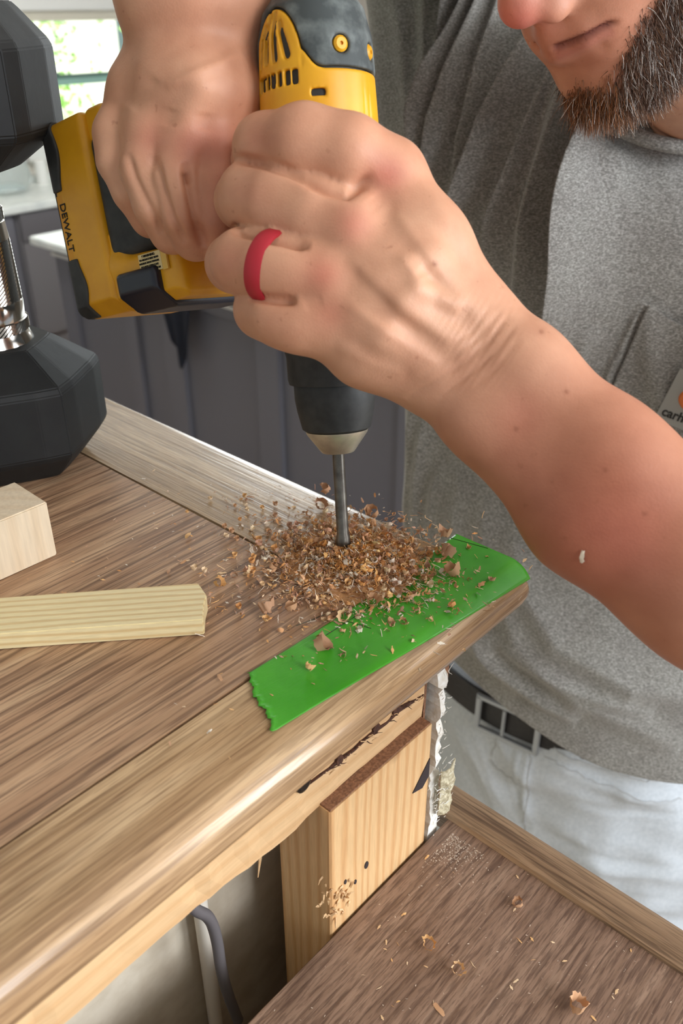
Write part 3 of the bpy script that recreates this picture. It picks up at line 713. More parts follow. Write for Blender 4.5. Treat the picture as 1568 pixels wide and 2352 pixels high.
def rotm(g, tilt=1.0):
    return np.array(Matrix.Rotation(g.uniform(0, 6.28), 3, 'Z')@Matrix.Rotation(g.normal()*.5*tilt, 3, 'X')@Matrix.Rotation(g.normal()*.5*tilt, 3, 'Y'))
def pile_h(u, v):
    du = (u-.3035)/.040; dv = (v-.2640)/.046; r = du*du+dv*dv
    return .0095*math.exp(-r*1.7)*(1-.45*math.exp(-(((u-.3065)/.0085)**2+((v-.274)/.0085)**2)))
def shavings():
    # the heap itself: uncountable
    g = np.random.default_rng(3); V = []; F = []; Cc = []; n = 0
    def put(k, p, s, Rm, c):
        nonlocal n
        v, f, _ = VAR[k]; q = (v*s)@Rm.T; q[:, 2] -= q[:, 2].min(); V.append(q+p); F.append(f+n); n += len(v); Cc.append(np.tile(np.array(srgb(*[min(255, max(0, x)) for x in c])[:3]), (len(v), 1)))
    b0 = np.array([.3035, .264, 0])
    for i in range(7600):
        r = abs(g.normal())*.68; a = g.uniform(0, 6.283); u = .3035+.040*r*math.cos(a); v = .264+.046*r*math.sin(a)
        if (u-.3065)**2+(v-.274)**2 < .0042**2: continue
        h = pile_h(u, v); k = int(g.choice(20, p=[.018]*6+[.05]*8+[.082]*6)); s = g.uniform(.0018, .0056)*(1.0 if k >= 14 else .72)
        c0 = COLS[g.integers(10)]; wgt = math.exp(-((u-.3065)**2+(v-.262)**2)/.022**2); c0 = [c0[0]+10*wgt, c0[1]-2*wgt, c0[2]-22*wgt] if g.random() < .8 else (236, 222, 204)
        gf = g.uniform(.86, 1.12); c0 = [x*gf for x in c0]
        put(k, np.array([u, v, max(h-g.uniform(0, .003), 0)])-b0, s, rotm(g, 1.1), c0)
    # mound core so no gaps show
    N = 46; base = n; mv = []
    for i in range(N):
        for j in range(N):
            x = (i/(N-1)-.5)*.13; y = (j/(N-1)-.5)*.14; h = pile_h(b0[0]+x, b0[1]+y); mv.append((x, y, max(h-.0026, -.001)+(.0006*g.normal() if h > .002 else 0)))
    mf = [(i*N+j, (i+1)*N+j, (i+1)*N+j+1, i*N+j+1) for i in range(N-1) for j in range(N-1) if max(mv[i*N+j][2], mv[(i+1)*N+j+1][2]) > .0002]
    F.append(np.array(mf)+n); V.append(np.array(mv)); Cc.append(np.tile(np.array(srgb(204, 156, 108)[:3]), (N*N, 1)))
    me = arr_mesh('shaving_heap', np.concatenate(V), np.concatenate(F), np.concatenate(Cc)); me.materials.append(M['chip'])
    o = link('shaving_heap', me, None, loc=UV(b0[0], b0[1], T), rot=(0, 0, A)); o['kind'] = 'stuff'; tag(o, 'heap of orange-brown wood shavings round the drill bit', 'shavings')
    # fine dust and crumbs on both boards: uncountable
    for nm, lab, cnt, zz, fn in (('wood_dust', 'fine pale wood crumbs sprinkled over the upper boards and tape', 700, T, lambda: (.285+g.normal()*.055, .288+g.normal()*.055)),
                                 ('plaster_dust', 'white plaster grains sprinkled over the lower ledge', 900, T-.160, None)):
        V = []; F = []; Cc = []; n = 0
        for i in range(cnt):
            if fn: u, v = fn(); 
            else:
                if i < 420: u = .298+abs(g.normal())*-.013+.008; v = .186-abs(g.normal())*.012
                else: u = g.uniform(.05, .313); v = g.uniform(-.02, .19)
                if u > .312: continue
            if fn and (u > .345 or v < .206 or v > .44 or (.12 < u < .215 and v > .25 and v-.262 < (.209-u)*1.1+.02)): continue
            s = g.uniform(.0009, .0028) if fn else g.uniform(.0004, .0013); k = int(g.integers(6, 20)); c = (COLS[g.integers(10)] if fn else (228, 214, 196))
            if g.random() < .15: c = (236, 228, 214)
            v_, f_, _ = VAR[k]; q = (v_*s)@rotm(g, .3).T; q[:, 2] -= q[:, 2].min()
            z0 = nose_z(v) if fn else 0
            V.append(q+np.array([u-.28, v-.25 if fn else v-.1, z0+(.0007 if fn else .0001)])); F.append(f_+n); n += len(v_); Cc.append(np.tile(np.array(srgb(*c)[:3]), (len(v_), 1)))
        me = arr_mesh(nm, np.concatenate(V), np.concatenate(F), np.concatenate(Cc)); me.materials.append(M['chip'])
        o = link(nm, me, None, loc=UV(.28, .25 if fn else .1, zz), rot=(0, 0, A)); o['kind'] = 'stuff'; tag(o, lab, 'crumbs')
    # individual pieces
    protos = {}
    def mesh_for(k, ci):
        if (k, ci) not in protos:
            v, f, _ = VAR[k]; me = arr_mesh('wood_shaving', v, f, np.tile(np.array(srgb(*COLS[ci])[:3]), (len(v), 1))); me.materials.append(M['chip']); protos[(k, ci)] = me
        return protos[(k, ci)]
    def single(px, py, s, k, ci, lab, z=T, grp=None, lift=.0008, name=None):
        p = Zp(px, py, z); me = mesh_for(k, ci); nm = name or ('curled_shaving' if k < 6 else 'wood_flake' if k < 14 else 'wood_sliver')
        o = bpy.data.objects.new(nm, me); C.objects.link(o); o.location = p+np.array([0, 0, lift]); s = s*(1.08 if (grp is None and k < 6) else 1); o.scale = (s, s, s*(1.3 if k < 6 else .8)); o.rotation_euler = (g.normal()*.45, g.normal()*.45, g.uniform(0, 6.28)) if (grp is None and k < 6) else (0, 0, g.uniform(0, 6.28))
        if grp is None and k < 6: o.location.z += s*.12
        tag(o, lab, 'wood shaving', grp); return o
    single(432, 1418, .0068, 0, 4, 'brown curled shaving touching the top edge of the pine stick')
    single(722, 1492, .0074, 1, 4, 'upright brown curl on the left half of the green tape')
    single(706, 1546, .0036, 2, 2, 'small golden curl near the lower left end of the green tape')
    single(852, 1392, .0062, 3, 3, 'brown curl on the upper edge of the green tape beside the heap')
    single(797, 1420, .0056, 4, 5, 'tan curl on the green tape left of the heap')
    single(1045, 1325, .0072, 5, 3, 'round fluted brown curl on the tape nearest the board corner')
    single(1022, 1288, .0080, 1, 4, 'long brown curl at the right end of the heap on the tape')
    single(895, 1335, .0078, 2, 4, 'large dark brown curl on the near right side of the heap')
    single(860, 1325, .0070, 0, 4, 'brown rolled curl at the front of the heap')
    single(620, 1415, .0074, 3, 4, 'brown fluffy curl left of the heap between the heap and the stick')
    single(672, 1408, .0052, 4, 3, 'small brown curl just left of the tape corner')
    single(755, 1135, .0054, 5, 4, 'grey-brown curl on the far edge board behind the bit')
    single(733, 1168, .0062, 0, 4, 'dark curl behind the bit on the left')
    single(860, 1188, .0070, 1, 3, 'reddish tall curl standing behind the bit on the right')
    single(1020, 1240, .0064, 3, 4, 'dark curl at the far end of the tape by the shirt')
    single(495, 1345, .0052, 2, 2, 'golden curl alone on the plank left of the heap')
    single(605, 1232, .0066, 15, 9, 'white curved sliver lying across the dark seam')
    single(432, 1234, .0070, 8, 2, 'tan flake lying alone above the pine stick')
    single(353, 1084, .0030, 9, 5, 'tiny pale flake on the edge board beside the dumbbell')
    single(278, 1402, .0046, 10, 5, 'pale thin flake on the plank above the stick')
    single(150, 1368, .0056, 11, 3, 'brown flake on the plank between block and stick')
    single(505, 1560, .0052, 12, 3, 'brown flake right of the stick end by the tape')
    single(1204, 1290, .0045, 7, 5, 'small tan flake at the far corner of the tape')
    o = single(1030, 1432, .0066, 13, 6, 'orange flake lying just below the tape on the rounded near edge'); o.location = UV(.334, .2, T+.0004)
    ZL = T-.160
    for px, py, s, k, ci, lab in [(983, 2175, .0060, 2, 2, 'orange curl on the lower ledge nearest the stud'), (1050, 2228, .0060, 3, 5, 'pale curl on the lower ledge below the orange curl'), (1008, 2320, .0078, 10, 3, 'wide brown flake at the bottom edge of the lower ledge'),
                                  (1322, 2325, .0082, 4, 3, 'large brown shaving at the bottom right of the lower ledge'), (1192, 2080, .0050, 5, 3, 'small dark curl in the middle of the lower ledge'), (1085, 2216, .0048, 15, 9, 'white sliver on the lower ledge'), (980, 1970, .0040, 9, 2, 'tan flake on the lower ledge beside the plaster dust')]:
        single(px, py, s, k, ci, lab, ZL, lift=.0002)
    on_heap = lambda q: pile_h(q[0], q[1]) > .0012
    cnt = 0
    while cnt < 230:
        px = 780+g.normal()*170; py = 1270+g.normal()*75
        if not (380 < px < 1150 and 1110 < py < 1560): continue
        p = Zp(px, py, T); q = toUV(p)
        if q[0] > .345 or q[1] < .207 or (px < 500 and 1400 < py): continue
        h = max(pile_h(q[0], q[1])-.0008, .0006); k = int(g.choice(20, p=[.07]*6+[.05]*8+[.03]*6)); s = g.uniform(.0022, .0055)*(.72 if k < 6 else 1)
        if (q[0]-.3065)**2+(q[1]-.274)**2 < .008**2: continue
        on = h > .0012
        kind = 'curled wood shaving' if k < 6 else 'flat wood flake' if k < 14 else 'thin wood sliver'
        where = 'resting on the heap round the drill bit' if on_heap(q) else 'on the side edge board behind the heap' if q[0] > .283 and q[1] > .29 else 'on the green tape' if q[1] < .24 and q[0] > .2 else 'on the brown plank left of the heap' if px < 700 else 'on the boards close around the heap'
        o = single(px, py, s, k, int(g.integers(10)), 'small '+kind+' '+where, grp=kind+'s '+where, lift=h); cnt += 1
        if on: o.rotation_euler = (g.normal()*.4, g.normal()*.4, g.uniform(0, 6.28))
    for i in range(50):
        px = g.uniform(820, 1540); py = g.uniform(1960, 2340); p = Zp(px, py, ZL); q = toUV(p)
        if q[0] > .308 or q[1] > .185: continue
        k = int(g.integers(6, 20)); kind = 'wood flake' if k < 14 else 'wood sliver'; where = 'on the far part of the lower ledge near the stud' if py < 2120 and px < 1200 else 'on the lower ledge along its raised trim' if q[0] > .24 else 'on the near part of the lower ledge'
        single(px, py, g.uniform(.0018, .0036), k, int(g.choice([2, 5, 9])), 'tiny '+kind+' '+where, ZL, kind+'s '+where, .0002)
shavings()
#@@PART3

# ---------------------------------------------------------------- cordless drill
TIP = Zp(790, 1278, T); REAR = Dp(718, 20, .42)
AX = (REAR-TIP)/np.linalg.norm(REAR-TIP); HX = np.array([-math.cos(R(36)), math.sin(R(36)), 0]); HX -= AX*(HX@AX); HX /= np.linalg.norm(HX); WX = np.cross(AX, HX)
if WX[1] > 0: WX = -WX; 
DR = np.stack([HX, WX, AX], 1)                            # columns: handle direction, camera side, axis
HAND = np.linalg.det(DR)
def drill():
    root = bpy.data.objects.new('cordless_drill', None); C.objects.link(root)
    # right-handed frame for the empty: x = handle, y = AX x HX, z = axis
    Y = np.cross(AX, HX); Mx = Matrix([[HX[i], Y[i], AX[i]] for i in range(3)]).to_4x4(); Mx.translation = Vector(TIP); root.matrix_world = Mx
    sg = 1.0 if (Y@WX) > 0 else -1.0                       # y*sg points to the camera side
    tag(root, 'yellow and black cordless drill held upright with its bit in the board', 'drill')
    h = .0008
    def rad(z): return np.interp(z, [.11, .125, .16, .185, .205, .24, .262, .275, .284, .290], [.0245, .027, .029, .0300, .0295, .0280, .0268, .0235, .0165, .004])
    def body(P): 
        z = P[..., 2]; rr = np.hypot(P[..., 0]*1.0, P[..., 1]*1.03); return np.maximum(rr-rad(z), (np.abs(z-.2)-.090))*.85
    phi = lambda P: np.degrees(np.arctan2(P[..., 1]*sg, P[..., 0]))        # 0 = handle side, 90 = camera side
    def yellow_region(P):                                   # negative inside the yellow shell area
        z = P[..., 2]; f = phi(P); f = np.where(f < -90, f+360, f); fm = np.where(f > 180, 360-f, f); fm = np.where(f < 0, -f, fm)
        c = 76.0; hw = 37.0
        top = .262
        arch = np.where(z < top-.012, np.abs(fm-c)-hw, np.hypot((fm-c)/hw, (z-(top-.012))/.024)*hw-hw)*.00048
        # flared joint between the arch and the lower shell
        low = z-.2455-.0075*np.exp(-((np.abs(fm-c)-hw)/9.0)**2*.8)*(np.abs(fm-c) > hw)
        return smin(arch, low, .003)
    # dark overmould
    F = Field((-.033, -.033, .115), (.033, .033, .295), h); F.op(lambda P: body(P)+.0010, F.lo, F.lo+h*F.n)
    F.op(lambda P: -(yellow_region(P)+.004), F.lo, F.lo+h*F.n, 0, 'i') if False else None
    v, f = F.mesh(); v = relax(v, f, 1)
    core = link('inner_shell', arr_mesh('inner_shell', v, f), M['black_plastic'], root, smooth=True)
    F = Field((-.036, -.036, .115), (.036, .036, .297), h); lo, hi = F.lo, F.lo+h*F.n
    F.op(lambda P: body(P)-.0012, lo, hi); F.op(lambda P: body(P)+.0025, lo, hi, 0, 's'); F.op(lambda P: -yellow_region(P)+.0004, lo, hi, .0008, 'i')
    # recess for screws
    for f0, zz in ((152, .2555), (196, .2545)):
        a = R(f0); d = np.array([math.cos(a), math.sin(a)*sg, 0]); c = d*.026+np.array([0, 0, zz]); F.cone(c, c+d*.01, .0042, .0042, .001, 's')
    v, f = F.mesh(); v = relax(v, f, 1); link('rear_overmould', arr_mesh('rear_overmould', v, f), M['grey_plastic'], root, smooth=True, label='worn grey rubber rear cap')
    for f0, zz in ((152, .2555), (196, .2545)):
        a = R(f0); d = Vector((math.cos(a), math.sin(a)*sg, 0)); q = Vector((0, 0, 1)).rotation_difference(d).to_matrix().to_4x4()
        build('screw', MB().lathe([(.0036, 0), (.0036, .0022), (.0026, .0032), (.0009, .0032), (.0009, .002)], 16, M=Matrix.Translation(d*.0252+Vector((0, 0, zz)))@q), M['yellow'], root, smooth=True, label='yellow screw head')
    F = Field((-.037, -.037, .115), (.037, .037, .297), h); lo, hi = F.lo, F.lo+h*F.n
    def ybody(P):
        z = P[..., 2]; f_ = phi(P); step = .0028*(1/(1+np.exp((z-.2125)/.0006)))*(1/(1+np.exp(-(f_-100)/4.)))
        return body(P)-.0008-step
    F.op(ybody, lo, hi); F.op(lambda P: body(P)+.0028, lo, hi, 0, 's'); F.op(lambda P: yellow_region(P)+.0003, lo, hi, .0008, 'i')
    for s_ in (1, -1):
        def dirf(f0): a = R(f0); return np.array([math.cos(a), math.sin(a)*sg*s_, 0])
        for f0, z0, z1 in ((52, .2515, .267), (66, .252, .2715), (80.5, .252, .2715), (96, .2525, .267)):   # curved grooves
            d = dirf(f0); d2 = dirf(f0+(76-f0)*.45)
            F.cone(d*(rad(z0)-.0004)+[0, 0, z0], d2*(rad(z1)-.0002)+[0, 0, z1], .0022, .0014, .0006, 's')
        for f0 in (47, 54, 61.5, 69.5, 78, 87, 96, 104.5):      # row of vent slots
            d = dirf(f0); c = d*.0285+np.array([0, 0, .2425]); t_ = np.array([-d[1], d[0], 0])
            F.op(lambda P, c=c, d=d, t_=t_: np.maximum(np.maximum(np.abs((P-c)@d)-.004, np.abs((P-c)@t_)-.0016), np.abs(P[..., 2]-c[2])-.0034), c-.008, c+.008, 0, 's')
        d = dirf(127); c = d*.0288+np.array([0, 0, .2350]); t_ = np.array([-d[1], d[0], 0])
        F.op(lambda P, c=c, d=d, t_=t_: np.maximum(np.maximum(np.abs((P-c)@d)-.004, np.abs((P-c)@t_)-.0034), np.abs(P[..., 2]-c[2])-.0016), c-.008, c+.008, 0, 's')
        d = dirf(176)                                          # seam between the shell halves
        F.cone(d*.0295+[0, 0, .12], d*.0292+[0, 0, .244], .0005, .0005, 0, 's')
    v, f = F.mesh(); v = relax(v, f, 1); yl = link('motor_housing', arr_mesh('motor_housing', v, f), M['yellow'], root, smooth=True, label='yellow vented motor housing')
    # gear collar, chuck, nose, bit
    build('gear_collar', MB().lathe([(.024, .098), (.0246, .1005), (.0246, .112), (.0262, .118), (.0262, .126)], 48), M['black_plastic'], root, smooth=True)
    ck = build('chuck_sleeve', MB().lathe([(.0165, .0722), (.0186, .0735), (.0207, .083), (.0217, .090), (.0217, .0975), (.021, .0995)], 48), M['black_plastic'], root, smooth=True)
    build('chuck_nose', MB().lathe([(.0052, .0598), (.0088, .0600), (.0094, .0606), (.0166, .0706), (.0170, .0722)], 48), M['steel'], root, smooth=True, label='silver chuck nose')
    mb = MB().lathe([(.0042, -.004), (.0042, .0), (.0039, .012), (.0034, .014), (.0033, .060)], 24); build('drill_bit', mb, M['bit'], root, smooth=True)
    # handle, foot and battery: tilted a few degrees about the camera-side axis
    al = R(7); ca, sa = math.cos(al), math.sin(al); piv = np.array([-.004, 0, .212])
    def Q(P):                                               # world-local -> tilted coordinates
        d = P-piv; return np.stack([ca*d[..., 0]-sa*d[..., 2], d[..., 1], sa*d[..., 0]+ca*d[..., 2]], -1)
    def Qi(p): p = np.asarray(p, float); return np.array([ca*p[0]+sa*p[2], p[1], -sa*p[0]+ca*p[2]])+piv
    def solid(name, fn, m, lo, hi, parent=root, label=None, hh=.0010):
        F = Field(lo, hi, hh); F.op(fn, F.lo, F.lo+hh*F.n); v, f = F.mesh(); v = relax(v, f, 1); return link(name, arr_mesh(name, v, f), m, parent, smooth=True, label=label)
    def taper(q, c, hx, hy, hz, r, ky=0.0, kz=0.0): 
        p = q-np.array(c); s = p[..., 0]/hx; a = np.stack([np.abs(p[..., 0])-(hx-r), np.abs(p[..., 1])-(hy-r)*(1+ky*s), np.abs(p[..., 2])-(hz-r)*(1+kz*s)], -1)
        return np.linalg.norm(np.maximum(a, 0), axis=-1)+np.minimum(a.max(-1), 0)-r
    lo, hi = (-.01, -.045, .10), (.20, .045, .275)
    solid('handle_grip', lambda P: taper(Q(P), (.062, 0, -.014), .054, .0165, .020, .013), M['black_plastic'], (-.01, -.04, .14), (.13, .04, .24))
    solid('trigger', lambda P: rbox(Q(P), (.045, 0, -.038), (.011, .008, .010), .005), M['black_plastic'], (.01, -.02, .13), (.08, .02, .20))
    # dark foot, yellow foot skirt
    solid('foot_overmould', lambda P: taper(Q(P), (.1135, 0, .004), .0205, .0345, .0335, .008, .10, .16), M['black_plastic'], lo, hi, label='dark rubber flare above the battery')
    ft = solid('foot_shell', lambda P: np.minimum(np.maximum(smin(taper(Q(P), (.1080, 0, -.0420), .0275, .0358, .0145, .005, .04, .1), taper(Q(P), (.1290, 0, -.024), .0065, .0352, .012, .004), .008), (Q(P)[..., 1]*sg)*.62-(Q(P)[..., 2]+.056)*.78-.0175), taper(Q(P), (.1265, 0, .044), .009, .0345, .010, .005)), M['yellow'], lo, hi, label='yellow foot skirt')
    # battery
    def batt(P):
        q = Q(P); a = taper(q, (.1505, 0, -.002), .0185, .0378, .0545, .0045, -.02); sd2 = (q[..., 1]*sg)*.62-(q[..., 2]+.056)*.78-.0175; a = np.maximum(a, sd2)
        chf = (q[..., 0]-.168)*.5-(q[..., 2]+.052)*.86-.006      # chamfered front end
        return np.maximum(a, chf)
    ba = solid('battery', batt, M['yellow'], lo, (.21, .045, .29), label='yellow battery pack with black bumpers')
    def strip(z0, z1, x0, out=.0016):
        def fn(P): q = Q(P); b = batt(P)-out; zz = np.maximum(z0-q[..., 2], q[..., 2]-z1); return np.maximum(np.maximum(b, zz), x0-q[..., 0]+.002*np.cos((q[..., 2]-z0)/(z1-z0)*6.28))
        return fn
    solid('bumper', strip(.016, .056, .1580), M['black_plastic'], lo, (.21, .045, .29), ba, label='black rubber bumper', hh=.0009)
    solid('bumper', strip(-.056, -.022, .1565), M['black_plastic'], lo, (.21, .045, .29), ba, label='black rubber bumper', hh=.0009)
    solid('bumper_base', lambda P: np.maximum(batt(P)-.0010, .1668-Q(P)[..., 0]), M['black_plastic'], lo, (.21, .045, .29), ba, hh=.0009)
    solid('release_latch', lambda P: np.maximum(rbox(Q(P), (.1120, 0, -.048), (.0165, .040, .0115), .003), batt(P)-.0012 if False else (Q(P)[..., 1]*sg)*.62-(Q(P)[..., 2]+.056)*.78-.0190), M['latch'], lo, (.21, .045, .29), ba, label='dark battery release latch')
    Mt = Matrix([[ca, 0, sa], [0, 1, 0], [-sa, 0, ca]]).to_4x4()
    def panel(name, c, sz, m, parent, lab=None, zrot=0):
        mb = MB().box(-sz[0]/2, sz[0]/2, -sz[1]/2, sz[1]/2, -sz[2]/2, sz[2]/2); mb.v = [tuple(Qi(np.array([x, y, z])+np.array(c))) for x, y, z in mb.v]
        return build(name, mb, m, parent, label=lab)
    # labels and lettering on the camera side
    sy = sg
    st = panel('label_strip', (.1625, sy*.0368, -.004), (.0080, .0012, .036), mat('amber_strip', srgb(214, 150, 36), .5), ba, 'amber label strip')
    wl = panel('warning_label', (.1010, sy*.0359, -.0345), (.0175, .0012, .0100), M['sticker'], ft, 'cream warning label')
    panel('label_tab', (.0900, sy*.0360, -.0345), (.0040, .0012, .0110), mat('tab_yellow', srgb(226, 186, 90), .5), ft)
    panel('hex_slot', (.1190, sy*.0350, -.0400), (.0085, .004, .0045), mat('slot_dark', srgb(150, 96, 14), .6), ft)
    def text(s, size, c, xd, yd, m, parent, name, dep=.0002):
        cu = bpy.data.curves.new(name, 'FONT'); cu.body = s; cu.size = size; cu.extrude = dep; cu.align_x = 'CENTER'; cu.align_y = 'CENTER'
        tmp = bpy.data.objects.new(name, cu); C.objects.link(tmp); dg = bpy.context.evaluated_depsgraph_get(); me = bpy.data.meshes.new_from_object(tmp.evaluated_get(dg)); bpy.data.objects.remove(tmp)
        xd = np.array(xd, float); yd = np.array(yd, float); zd = np.cross(xd, yd)
        for v_ in me.vertices: p = np.array(v_.co); v_.co = Qi(np.array(c)+p[0]*xd+p[1]*yd+p[2]*zd)
        me.materials.clear(); return link(name, me, m, parent)
    text('DEWALT', .0068, (.1625, sy*.0377, -.004), (0, 0, -1), (-sy*0-1, 0, 0) if True else 0, M['ink'], st, 'lettering')
    # warning lines
    for i, (s_, w_) in enumerate((('! WARNING', .0019), ('TO REDUCE RISK READ', .00145), ('INSTRUCTION MANUAL', .00145), ('DO NOT OPEN CASE', .00145), ('WEAR EYE PROTECTION', .00145))):
        text(s_, w_, (.1015, sy*.0367, -.0308-i*.00185), (-1, 0, 0), (0, 0, 1), M['ink'], wl, 'lettering')
    return root
drill()

# ---------------------------------------------------------------- the person
LIP = Dp(1274, 92, .462); HF = np.array([-.609, -.481, -.631]); HL = np.array([.612, -.791, .012]); HU = np.array([-.505, -.379, .775])
def HP(f, l, u): return LIP+(HF*f+HL*l+HU*u)/1000.0         # face-local millimetres (forward, left, up)
HM = np.stack([HF, HL, HU], 1)
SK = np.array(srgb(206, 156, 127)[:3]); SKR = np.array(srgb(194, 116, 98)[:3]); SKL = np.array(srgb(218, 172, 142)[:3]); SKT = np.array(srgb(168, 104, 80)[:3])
def mixcol(c, t, w): return c*(1-w[:, None])+t[None]*w[:, None]

def crease(v, N, q, pl, dep, wd, fr):
    d, sd, par = polydist(q, pl); fade = np.clip(par*7, 0, 1)**.6*np.clip((1-par)*7, 0, 1)**.6
    return -dep/1000*np.exp(-(d/wd)**2)*fade*fr
def pts(*a): return [(Dp(x, y, d), r/1000.0) for x, y, d, r in a]
def left_arm():
    h = .0011
    F = Field((-.075, .24, 1.44), (.30, .52, 1.86), h)
    # forearm and wrist
    cn = F.chain
    cn(pts((1035, 800, .392, 20), (1150, 890, .388, 22), (1400, 1130, .375, 30), (1630, 1325, .365, 34), (1960, 1600, .36, 40)), .012)
    cn(pts((1085, 740, .385, 16.5), (1200, 852, .380, 18), (1385, 1042, .372, 21), (1640, 1285, .365, 24)), .014)
    cn(pts((985, 845, .388, 14.5), (1108, 955, .384, 16.5), (1340, 1188, .378, 22.5), (1600, 1365, .37, 25)), .014)
    # back of the hand
    for q in (((900, 408, .386, 14.8), (985, 560, .380, 16), (1090, 730, .386, 17)),
              ((812, 520, .378, 15.0), (910, 640, .376, 16.5), (1060, 780, .386, 17)),
              ((752, 640, .378, 14.0), (860, 730, .379, 16.5), (1020, 835, .388, 17)),
              ((748, 738, .382, 13.0), (840, 800, .384, 15.0), (975, 855, .389, 15.5)),
              ((905, 600, .398, 20), (1040, 760, .398, 20)), ((800, 700, .40, 17), (990, 830, .40, 18))):
        cn(pts(*q), .012)
    # tendons and veins on the back of the hand
    for q in (((800, 560, .3665, 3.2), (930, 690, .3600, 3.4), (1060, 800, .3690, 2.5)), ((900, 450, .3735, 3.5), (985, 590, .3640, 3.4), (1090, 730, .3700, 2.5)), ((760, 680, .3690, 3.2), (880, 770, .3645, 3.2), (1000, 850, .3720, 2.5))):
        cn(pts(*q), .009)
    cn(pts((880, 640, .3610, 2.0), (935, 610, .3585, 2.2), (960, 660, .3575, 2.2), (1040, 700, .3625, 2.0)), .006)
    # knuckle bumps
    for x, y, d, r in ((882, 392, .3770, 8.0), (805, 520, .3690, 8.5), (752, 640, .3690, 7.5), (742, 742, .374, 6.8)): F.ell(Dp(x, y, d), np.eye(3), (r/1000, r/1000, r/1000), .010)
    fingers = [
        [(890, 400, .384, 15), (800, 354, .376, 15.2), (700, 330, .378, 15.2), (612, 340, .392, 13.6), (592, 372, .428, 11.5), (640, 410, .460, 10.5), (690, 425, .470, 9)],
        [(812, 520, .380, 15.5), (720, 494, .380, 16.0), (640, 465, .385, 15.8), (582, 452, .394, 14.5), (560, 460, .418, 12.5), (600, 480, .452, 11), (650, 490, .465, 9)],
        [(755, 642, .380, 14), (680, 628, .377, 14), (620, 612, .380, 13.8), (560, 602, .389, 13.2), (538, 606, .410, 12.0), (575, 618, .448, 10.5), (625, 625, .462, 9)],
        [(752, 742, .383, 13.0), (690, 738, .380, 12.6), (640, 722, .384, 12.2), (602, 712, .394, 11.2), (598, 716, .414, 10.5), (620, 725, .446, 9.5), (660, 730, .458, 8)]]
    FF = []
    for fg in fingers:
        G = Field(F.lo, F.lo+h*(F.n-1), h); G.v[:] = 1.0
        G.v = np.full(F.n, 1.0, np.float32); G.n = F.n; G.chain(pts(*fg), .008); FF.append(G)
    # flatten neighbours where fingers press together: tiny blend between fingers, softer into the palm
    al = FF[0].v
    for G in FF[1:]: al = smin(al, G.v, .0006)
    pal = F.v.copy(); F.v = smin(pal, al, .0075)
    th = Field(F.lo, F.lo+h*(F.n-1), h); th.v = np.full(F.n, 1.0, np.float32); th.n = F.n
    th.chain(pts((1010, 690, .400, 17), (940, 560, .430, 17), (880, 470, .462, 14), (810, 430, .478, 12), (740, 425, .480, 9.5)), .010)
    F.v = smin(F.v, th.v, .009)
    v, f = F.mesh(); v = relax(v, f, 2); N = vnormals(v, f); q = proj(v)
    fr = np.clip(((CAMP-v)/np.linalg.norm(CAMP-v, axis=1)[:, None]*N).sum(1)*3, 0, 1)*(q[:, 2] < .43); dp = np.zeros(len(v))
    for pl, dd_, wd in (([(538, 362), (560, 366), (600, 374), (660, 392), (705, 414), (750, 436), (795, 444), (850, 408)], 3.2, 10), ([(700, 405), (760, 432), (800, 440), (860, 400)], 1.5, 18),
                        ([(530, 520), (560, 533), (600, 540), (650, 549), (712, 566)], 4.2, 10), ([(590, 540), (650, 549), (700, 562)], 1.5, 16), ([(570, 678), (600, 685), (640, 690), (680, 692)], 3.5, 9),
                        ([(1170, 722), (1125, 782), (1065, 833), (985, 885), (930, 915)], .8, 6), ([(1150, 712), (1100, 775), (1035, 826), (960, 862)], .5, 5), ([(1182, 748), (1135, 812), (1075, 862), (1005, 915)], .6, 5), ([(1130, 700), (1085, 760), (1020, 805)], .35, 5), ([(1195, 775), (1150, 835), (1090, 890)], .35, 6)):
        dp += crease(v, N, q, pl, dd_, wd, fr)
    # tendons, veins and the hollow between knuckles
    for pl, dd_, wd in (([(800, 585), (860, 650), (940, 720), (1040, 790)], -1.3, 15), ([(905, 480), (960, 560), (1030, 650), (1100, 720)], -1.2, 15), ([(790, 690), (860, 745), (950, 800), (1010, 840)], -1.1, 14), ([(770, 790), (850, 830), (930, 860)], -1.2, 16),
                        ([(850, 470), (900, 540), (960, 610)], .9, 20), ([(800, 620), (850, 660), (910, 720)], .9, 16), ([(960, 620), (985, 655), (1010, 690)], 1.0, 16), ([(740, 690), (700, 705)], .8, 18), ([(870, 480), (850, 455)], .8, 22), ([(920, 590), (960, 640), (1000, 625)], -.6, 8)):
        dp += crease(v, N, q, pl, dd_*.5, wd, fr)
    v = v+N*dp[:, None]
    # fine wrinkles by the wrist follow the same direction as the creases
    w_ = np.exp(-((q[:, 0]-1085)**2+(q[:, 1]-790)**2)/(95**2)); ph = ((q[:, 0]-1085)*.82+(q[:, 1]-790)*.57); v = v+N*(np.sin(ph*.42+2.2*np.sin(q[:, 1]*.013))*.00018*w_)[:, None]
    col = np.tile(SK, (len(v), 1))
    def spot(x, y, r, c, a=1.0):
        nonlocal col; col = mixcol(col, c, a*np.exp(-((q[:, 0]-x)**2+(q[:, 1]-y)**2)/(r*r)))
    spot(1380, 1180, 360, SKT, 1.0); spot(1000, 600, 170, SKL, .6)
    for x, y, r, a in ((890, 400, 46, .75), (812, 515, 48, .6), (740, 630, 40, .6), (760, 720, 36, .35), (600, 320, 45, .4), (560, 440, 45, .3), (530, 600, 40, .3), (1200, 950, 60, .3), (1450, 1250, 120, .4)): spot(x, y, r, SKR, a)
    for x, y in ((997, 606), (1243, 762), (1185, 985), (1300, 900), (1390, 1080), (1480, 1180)): spot(x, y, 5.5, np.array(srgb(140, 84, 62)[:3]), .8)
    return v, f, col
